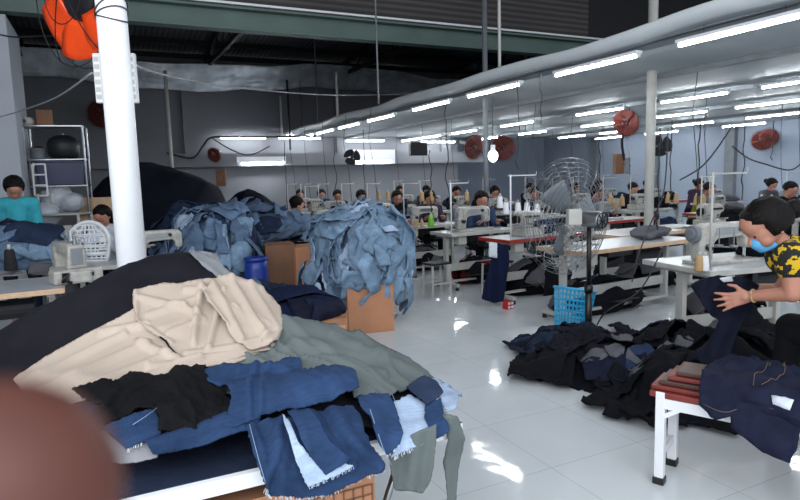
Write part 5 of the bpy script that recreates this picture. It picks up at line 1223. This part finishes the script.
# ---------------------------------------------------------------- dark jeans spread over the floor at right
GX0, GX1, GY0, GY1 = 2.4, 4.7, 1.9, 4.4
def gh(x, y):
    # low lumpy pile, higher towards the nearest table
    p1 = Vector((2.85, 3.95)); k = 0
    for cx, cy, rx, ry, h_ in ((3.35, 3.75, .42, .32, .15), (3.3, 3.2, .5, .38, .16), (3.7, 3.0, .5, .42, .26), (3.35, 2.62, .45, .35, .22), (3.1, 3.45, .4, .3, .10), (3.75, 2.5, .5, .4, .34), (4.15, 2.62, .4, .3, .30)):
        d2 = ((x-cx)/rx)**2+((y-cy)/ry)**2; k = max(k, h_*max(0, 1-d2)**.8)
    return k+.02*nz(x*5, y*5)*(1 if k > .02 else 0)
r = random.Random(5)
pieces = [(2.95, 2.42, 2.2, 'panel', m_blackj), (3.1, 2.3, .3, 'panel', m_blackj), (3.0, 2.62, 2.0, 'jeans', m_blackj), (3.2, 2.4, 1.2, 'jeans', m_indigo), (3.26, 3.88, .3, 'jeans', m_indigo), (3.38, 3.92, 1.2, 'jeans', m_dark_denim), (3.55, 3.9, 1.9, 'jeans', m_indigo), (3.05, 3.3, -.7, 'jeans', m_blackj), (3.15, 3.1, -.4, 'jeans', m_blackj), (3.1, 3.6, .9, 'panel', m_indigo)]
for i in range(44):
    x, y = r.uniform(2.85, 4.25), r.uniform(2.25, 3.9)
    if x < 2.9+(3.2-y)*.12 or (x < 3.1 and y < 2.55): continue
    pieces.append((x, y, r.uniform(0, 6.3), r.choice(['jeans', 'panel', 'jeans', 'patch']), r.choice([m_blackj, m_indigo, m_blackj, m_blackj, m_dark_denim])))
for i in range(7): pieces.append((r.uniform(3.0, 3.6), r.uniform(2.8, 3.5), r.uniform(0, 6.3), 'patch', m_greyc))
for i, (x, y, a, kd, mm) in enumerate(pieces):
    ca, sa = math.cos(a), math.sin(a); off = .012+.0022*i*r.uniform(.6, 1.1); sd = r.uniform(0, 99); sc_ = .85 if mm is not m_greyc else .45
    def fm(u, v):
        X, Y = x+u*ca-v*sa, y+u*sa+v*ca; k = fold(u, v, .026, 8, sd, .4); h_ = gh(X, Y)
        return Vector((X, Y, h_*.95+.010+min(off, .035+h_*.35)+max(k, -.006)))
    o = sheet('jeans' if mm is not m_greyc else 'cloth_offcut', [(p[0]*sc_, p[1]*sc_) for p in outline(kd, r)], fm, mm, .03, i, .004, .009)
    tag(o, 'dark jeans or cut leg tangled in the pile on the floor' if mm is not m_greyc else 'small grey offcut lying among the dark jeans on the floor', 'jeans' if mm is not m_greyc else 'offcut', 'dark jeans tangled on the floor' if mm is not m_greyc else 'grey offcuts among the dark jeans')
gy = np.linspace(1.95, 4.3, 60); gxx = np.linspace(2.6, 4.7, 60); vs = [(x, y, gh(x, y)-.006) for y in gy for x in gxx]
fs = [(j*60+i, j*60+i+1, (j+1)*60+i+1, (j+1)*60+i) for j in range(59) for i in range(59) if max(vs[j*60+i][2], vs[(j+1)*60+i+1][2]) > .012]
tag(recenter(MB().add(vs, fs).build('jeans_bundle', m_blackj, smooth=True)), 'packed black jeans at the bottom of the floor pile', 'jeans bundle')
pb = [(525, 345), (540, 340), (546, 350), (540, 358), (527, 357)]
o = sheet('tan_cloth', pb, lambda x, y: atz(x, y, .05+.02*nz(x*.1, y*.1)), m_card2, 3, 1, .3, .01); tag(o, 'small brownish cloth at the left end of the floor pile', 'cloth')

# ---------------------------------------------------------------- bench with boards and jeans, right foreground
ux, uy = Vector((.90, .43, 0)).normalized(), Vector((.43, -.90, 0)).normalized()
b0 = Vector((2.25, 1.97, 0)); bench = thing('work_bench', 'white legged bench with red brown top at lower right', 'bench', b0)
def bp(a, b, z): return uy*a+ux*b+Vector((0, 0, z))
brz = math.atan2(uy.y, uy.x); hb_ = .46; LB, WB = .95, .27
MB().box(bp(LB/2, WB/2, hb_-.014), (LB, WB, .028), brz).build('top_board', m_wood, bench, bevel=.004)
MB().box(bp(LB/2, .02, hb_-.055), (LB-.06, .03, .05), brz).build('side_rail', m_wpaint, bench)
MB().box(bp(LB/2, WB-.02, hb_-.055), (LB-.06, .03, .05), brz).build('side_rail', m_wpaint, bench)
MB().box(bp(.05, WB/2, hb_-.055), (.03, WB-.04, .05), brz).build('end_rail', m_wpaint, bench)
for a in (.05, LB-.05):
    for b in (.02, WB-.02):
        l = MB().box(bp(a, b, .24), (.042, .042, .44), brz).build('leg', m_wpaint, bench, bevel=.003)
        MB().box(bp(a, b, .018), (.052, .052, .036), brz).build('rubber_foot', m_blackpl, l, bevel=.004)
MB().bar(bp(.05, .02, .33), bp(.19, .02, .425), .025, .02).build('corner_brace', m_wpaint, bench)
MB().box(bp(.05, WB/2, .15), (.025, WB-.05, .035), brz).build('end_stretcher', m_wpaint, bench)
for k in range(4):
    L_ = .46-.05*k; o = MB().box((0, 0, .011), (L_, .22-.012*k, .020)).build('wooden_board', m_wood if k in (0, 2) else m_wood2, bevel=.004)
    o.location = b0+bp(.0+L_/2+.03*k, WB*.5+.015*k, hb_+.001+k*.022); o.rotation_euler = (0, 0, brz+.02*k)
    tag(o, ['lowest red brown board stacked on the white legged bench', 'second dark board from the bottom on the bench', 'third red brown board from the bottom on the bench', 'thin topmost dark board of the stack on the bench'][k], 'board')
# jeans draped over the bench
def bench_map(off, amp, sd, hem=.02):
    def f(a, b):                     # a along the bench, b across; beyond the edges it hangs
        k = fold(a, b, amp, 7, sd, 1.2); z = hb_+.10; out = 0
        if a < .34: z -= 0
        edge = 0; R0 = .04; drop = 0
        if b < edge: s = -b; drop = s if s > R0 else s*s/(2*R0)+0; drop = max(0, s-R0*.5) if s > R0 else s*s/(2*R0); out = -min(s, R0*.8)-.10*max(0, s-R0)
        if b > WB+.1: s = b-WB-.1; drop = s*.8; out = 0; bb = WB+.1+s*.5
        else: bb = max(b, 0)
        p = b0+bp(a, bb+out, z-drop+off)
        return p+(Vector((0, 0, 1)) if drop < .03 else -ux)*k
    return f
jl = sheet('jeans', [(.22, .36), (.22, .1), (.23, -.12), (.30, -.17), (.44, -.10), (.55, -.11), (.66, -.16), (.80, -.20), (1.15, -.22), (1.2, .1), (1.2, .5), (.8, .52), (.45, .48)], bench_map(.0, .022, 3), m_indigo, .018, 2, .002, .01)
tag(jl, 'dark indigo jeans draped over the bench at lower right', 'jeans')
jl2 = sheet('jeans', [(.30, .30), (.34, .05), (.36, -.17), (.48, -.25), (.58, -.27), (.60, -.18), (.62, .0), (.70, .30)], bench_map(-.025, .014, 9), m_indigo, .018, 3, .002, .01)
tag(jl2, 'dark trouser leg hanging under the draped indigo jeans', 'jeans')
jl3 = sheet('jeans', [(.85, .1), (.82, -.2), (.86, -.33), (1.0, -.36), (1.2, -.34), (1.2, .1)], bench_map(-.03, .014, 14), m_indigo, .018, 3, .002, .01)
tag(jl3, 'dark jeans hanging low from the bench at the right picture edge', 'jeans')
f_ = bench_map(.018, .022, 3)
for k, (pts_, lab) in enumerate((([(.45, .32), (.44, .2), (.42, .08), (.43, -.02)], 'pale stitching of the fly on the draped indigo jeans'), ([(.50, .33), (.52, .22), (.50, .08), (.46, -.02)], 'pale curved pocket stitching on the draped indigo jeans'), ([(.25, -.13), (.34, -.15), (.45, -.09), (.6, -.11), (.8, -.17), (1.05, -.19)], 'pale waist hem stitching along the draped indigo jeans'))):
    o = MB().tube([f_(np.interp(u, range(len(pts_)), [p[0] for p in pts_]), np.interp(u, range(len(pts_)), [p[1] for p in pts_])) for u in np.linspace(0, len(pts_)-1, 24)], .0014, 5).build('stitching', m_stitch, None, True); recenter(o); tag(o, lab, 'stitching')
o = sheet('jeans_label', [(.50, -.05), (.58, -.05), (.57, -.085), (.51, -.09)], bench_map(.022, .022, 3), m_scrap, .015, 1, .001, .003); tag(o, 'pale pocket lining showing on the draped indigo jeans', 'lining')

# ---------------------------------------------------------------- masked woman at the right
hip = P(862, 345, 2.95); base = Vector((hip.x, hip.y, 0))
tw_ = thing('person', 'person in yellow and black shirt with blue mask bending to lift dark jeans', 'person', base)
loc = lambda v: Vector(v)-base
RT = Vector((_H.y, -_H.x, 0))
chest = P(822, 278, 3.0); nk = P(787, 250, 3.02); hdc = P(767, 226, 3.02)
sh = P(790, 256, 2.93); el = P(792, 294, 2.90); wr = P(751, 296, 3.05); sh2 = P(805, 258, 3.2); el2 = P(780, 290, 3.35); wr2 = P(752, 288, 3.38)
fdir = (-RT*.86+Vector((0, 0, -.55))+_H*.05).normalized()
hdir = (P(724, 299, 3.10)-wr).normalized(); pn = _H
bodycaps = [(loc(hip), loc(chest), .135, .125), (loc(chest), loc(nk)+Vector((0, 0, -.03)), .125, .09), (loc(nk), loc(hdc)-Vector((0, 0, .03)), .055, .052),
   (loc(nk), loc(sh), .07, .058), (loc(sh), loc(el), .052, .043), (loc(el), loc(wr), .040, .027), (loc(nk), loc(sh2), .07, .055), (loc(sh2), loc(el2), .05, .04), (loc(el2), loc(wr2), .038, .026),
   (loc(hip), loc(hip)+_H*.36-RT*.12, .10, .07), (loc(hip)+_H*.36-RT*.12, Vector((0, 0, .08))+_H*.40-RT*.15, .065, .04), (loc(hip), loc(hip)+_H*.2+RT*.26, .10, .07), (loc(hip)+_H*.2+RT*.26, Vector((0, 0, .08))+_H*.2+RT*.3, .065, .04),
   (Vector((0, 0, .05))+_H*.40-RT*.15, Vector((0, 0, .035))+_H*.5-RT*.22, .036, .03), (Vector((0, 0, .05))+_H*.2+RT*.3, Vector((0, 0, .035))+_H*.35+RT*.3, .036, .03)]
bodycaps += hand_caps(loc(wr), hdir+Vector((0, 0, -.12)), pn*1+Vector((0, 0, -.15)), 1, 1.0, .22, .34)+hand_caps(loc(wr2), -RT+Vector((0, 0, -.3)), -pn, -1, 1, .4, .12)
hc, hbl = head_parts(loc(hdc), fdir, (-RT*.5+Vector((0, 0, .86))), 1.04, m_mask, 'bun', tw_)
mesh_part('body', skinmesh(bodycaps+hc, hbl, .0062, 3), m_skin, tw_)
MS = mat('yellow and black leaf print', rgb(30, 28, 20), .9); nt = MS.node_tree; b = nt.nodes['Principled BSDF']
nn = [x for x in nt.nodes if x.type == 'TEX_NOISE'][0]; nn.inputs['Scale'].default_value = 26; nn.inputs['Detail'].default_value = 2; rr_ = [x for x in nt.nodes if x.type == 'VALTORGB'][0]; rr_.color_ramp.interpolation = 'CONSTANT'
rr_.color_ramp.elements[0].position = 0; rr_.color_ramp.elements[0].color = rgb(24, 24, 22); rr_.color_ramp.elements[1].position = .54; rr_.color_ramp.elements[1].color = rgb(196, 160, 30)
slv = loc(sh)+(loc(el)-loc(sh))*.30
mesh_part('shirt', skinmesh([(loc(hip), loc(chest), .15, .142), (loc(chest), loc(nk)+Vector((0, 0, -.035)), .142, .10), (loc(nk)+RT*.02-Vector((0, 0, .01)), loc(sh), .078, .074), (loc(sh), slv, .076, .070), (loc(nk)+RT*.02, loc(sh2), .08, .07), (loc(sh2), loc(sh2)+(loc(el2)-loc(sh2))*.4, .066, .062)], [], .009), MS, tw_)
mesh_part('trousers', skinmesh([(loc(hip)-Vector((0, 0, .03)), loc(hip)+Vector((0, 0, .05)), .155, .15)]+[(a, b_, c_+.014, d_+.016) for a, b_, c_, d_ in bodycaps[9:13]], [], .012), m_blackc, tw_)
MB().tube([loc(wr)+(loc(el)-loc(wr)).normalized()*.012+(Matrix.Rotation(a, 3, (loc(el)-loc(wr)).normalized()) @ (loc(el)-loc(wr)).orthogonal().normalized())*.031 for a in np.linspace(0, 2*math.pi, 20, False)], .006, 6, True).build('bracelet', m_threadb, tw_, True, label='pale beaded bracelet')
stw = stool('low stool under the masked woman at the right picture edge', (base.x, base.y, 0), -YAW, None, None, .42)
# the jeans she lifts
def lifted(x, y):
    t_ = (y-278)/80; dd = 3.14+.02*math.sin(x*.22+y*.1)+.05*t_*t_+.035*nz(x*.05, y*.04, 3)
    return P(x, y, dd)
pj = [(696, 287), (706, 281), (722, 277), (738, 279), (752, 280), (764, 286), (760, 298), (757, 312), (748, 322), (744, 332), (738, 345), (734, 360), (722, 368), (706, 366), (700, 356), (712, 344), (720, 332), (724, 322), (716, 318), (708, 308), (703, 299)]
o = sheet('jeans', pj, lambda x, y: lifted(x, y)+_H*.05, m_indigo, 2.6, 7, .3, .014); tag(o, 'dark indigo jeans being lifted by the masked woman', 'jeans')
pj = [(722, 279), (734, 277), (736, 282), (726, 283)]
o = sheet('pocket_lining', pj, lambda x, y: lifted(x, y)+_H*.025, m_scrap, 2, 7, .2, .003); tag(o, 'white pocket lining at the top of the lifted jeans', 'lining')

# ================================================================ finger close to the lens
d = .042; tip = P(-2, 498, d)
back = P(-420, 900, d*.95)
far = tip+(back-tip)*1.4
mb = MB(); ax = (far-tip); L = ax.length; ax.normalize()
e1 = ax.cross(_F).normalized(); e2 = ax.cross(e1)
vs = []; fs = []; n = 28; prof = []
for i in range(10): a = math.pi/2*i/9; prof.append((-.0088*math.cos(a), .0088*math.sin(a)))
prof += [(.006, .0091), (.014, .0090), (.022, .0096), (.028, .0094), (L, .0100)]
for s_, r_ in prof:
    for i in range(n): a = 2*math.pi*i/n; vs.append(tip+ax*s_+(e1*math.cos(a)+e2*.88*math.sin(a))*max(r_, 1e-5))
for j in range(len(prof)-1):
    for i in range(n): fs.append((j*n+i, j*n+(i+1) % n, (j+1)*n+(i+1) % n, (j+1)*n+i))
ft = thing('finger', 'blurred brown fingertip close to the lens at lower left', 'finger', tuple(far))
mb.v = [tuple(Vector(v)-far) for v in vs]; mb.f = fs
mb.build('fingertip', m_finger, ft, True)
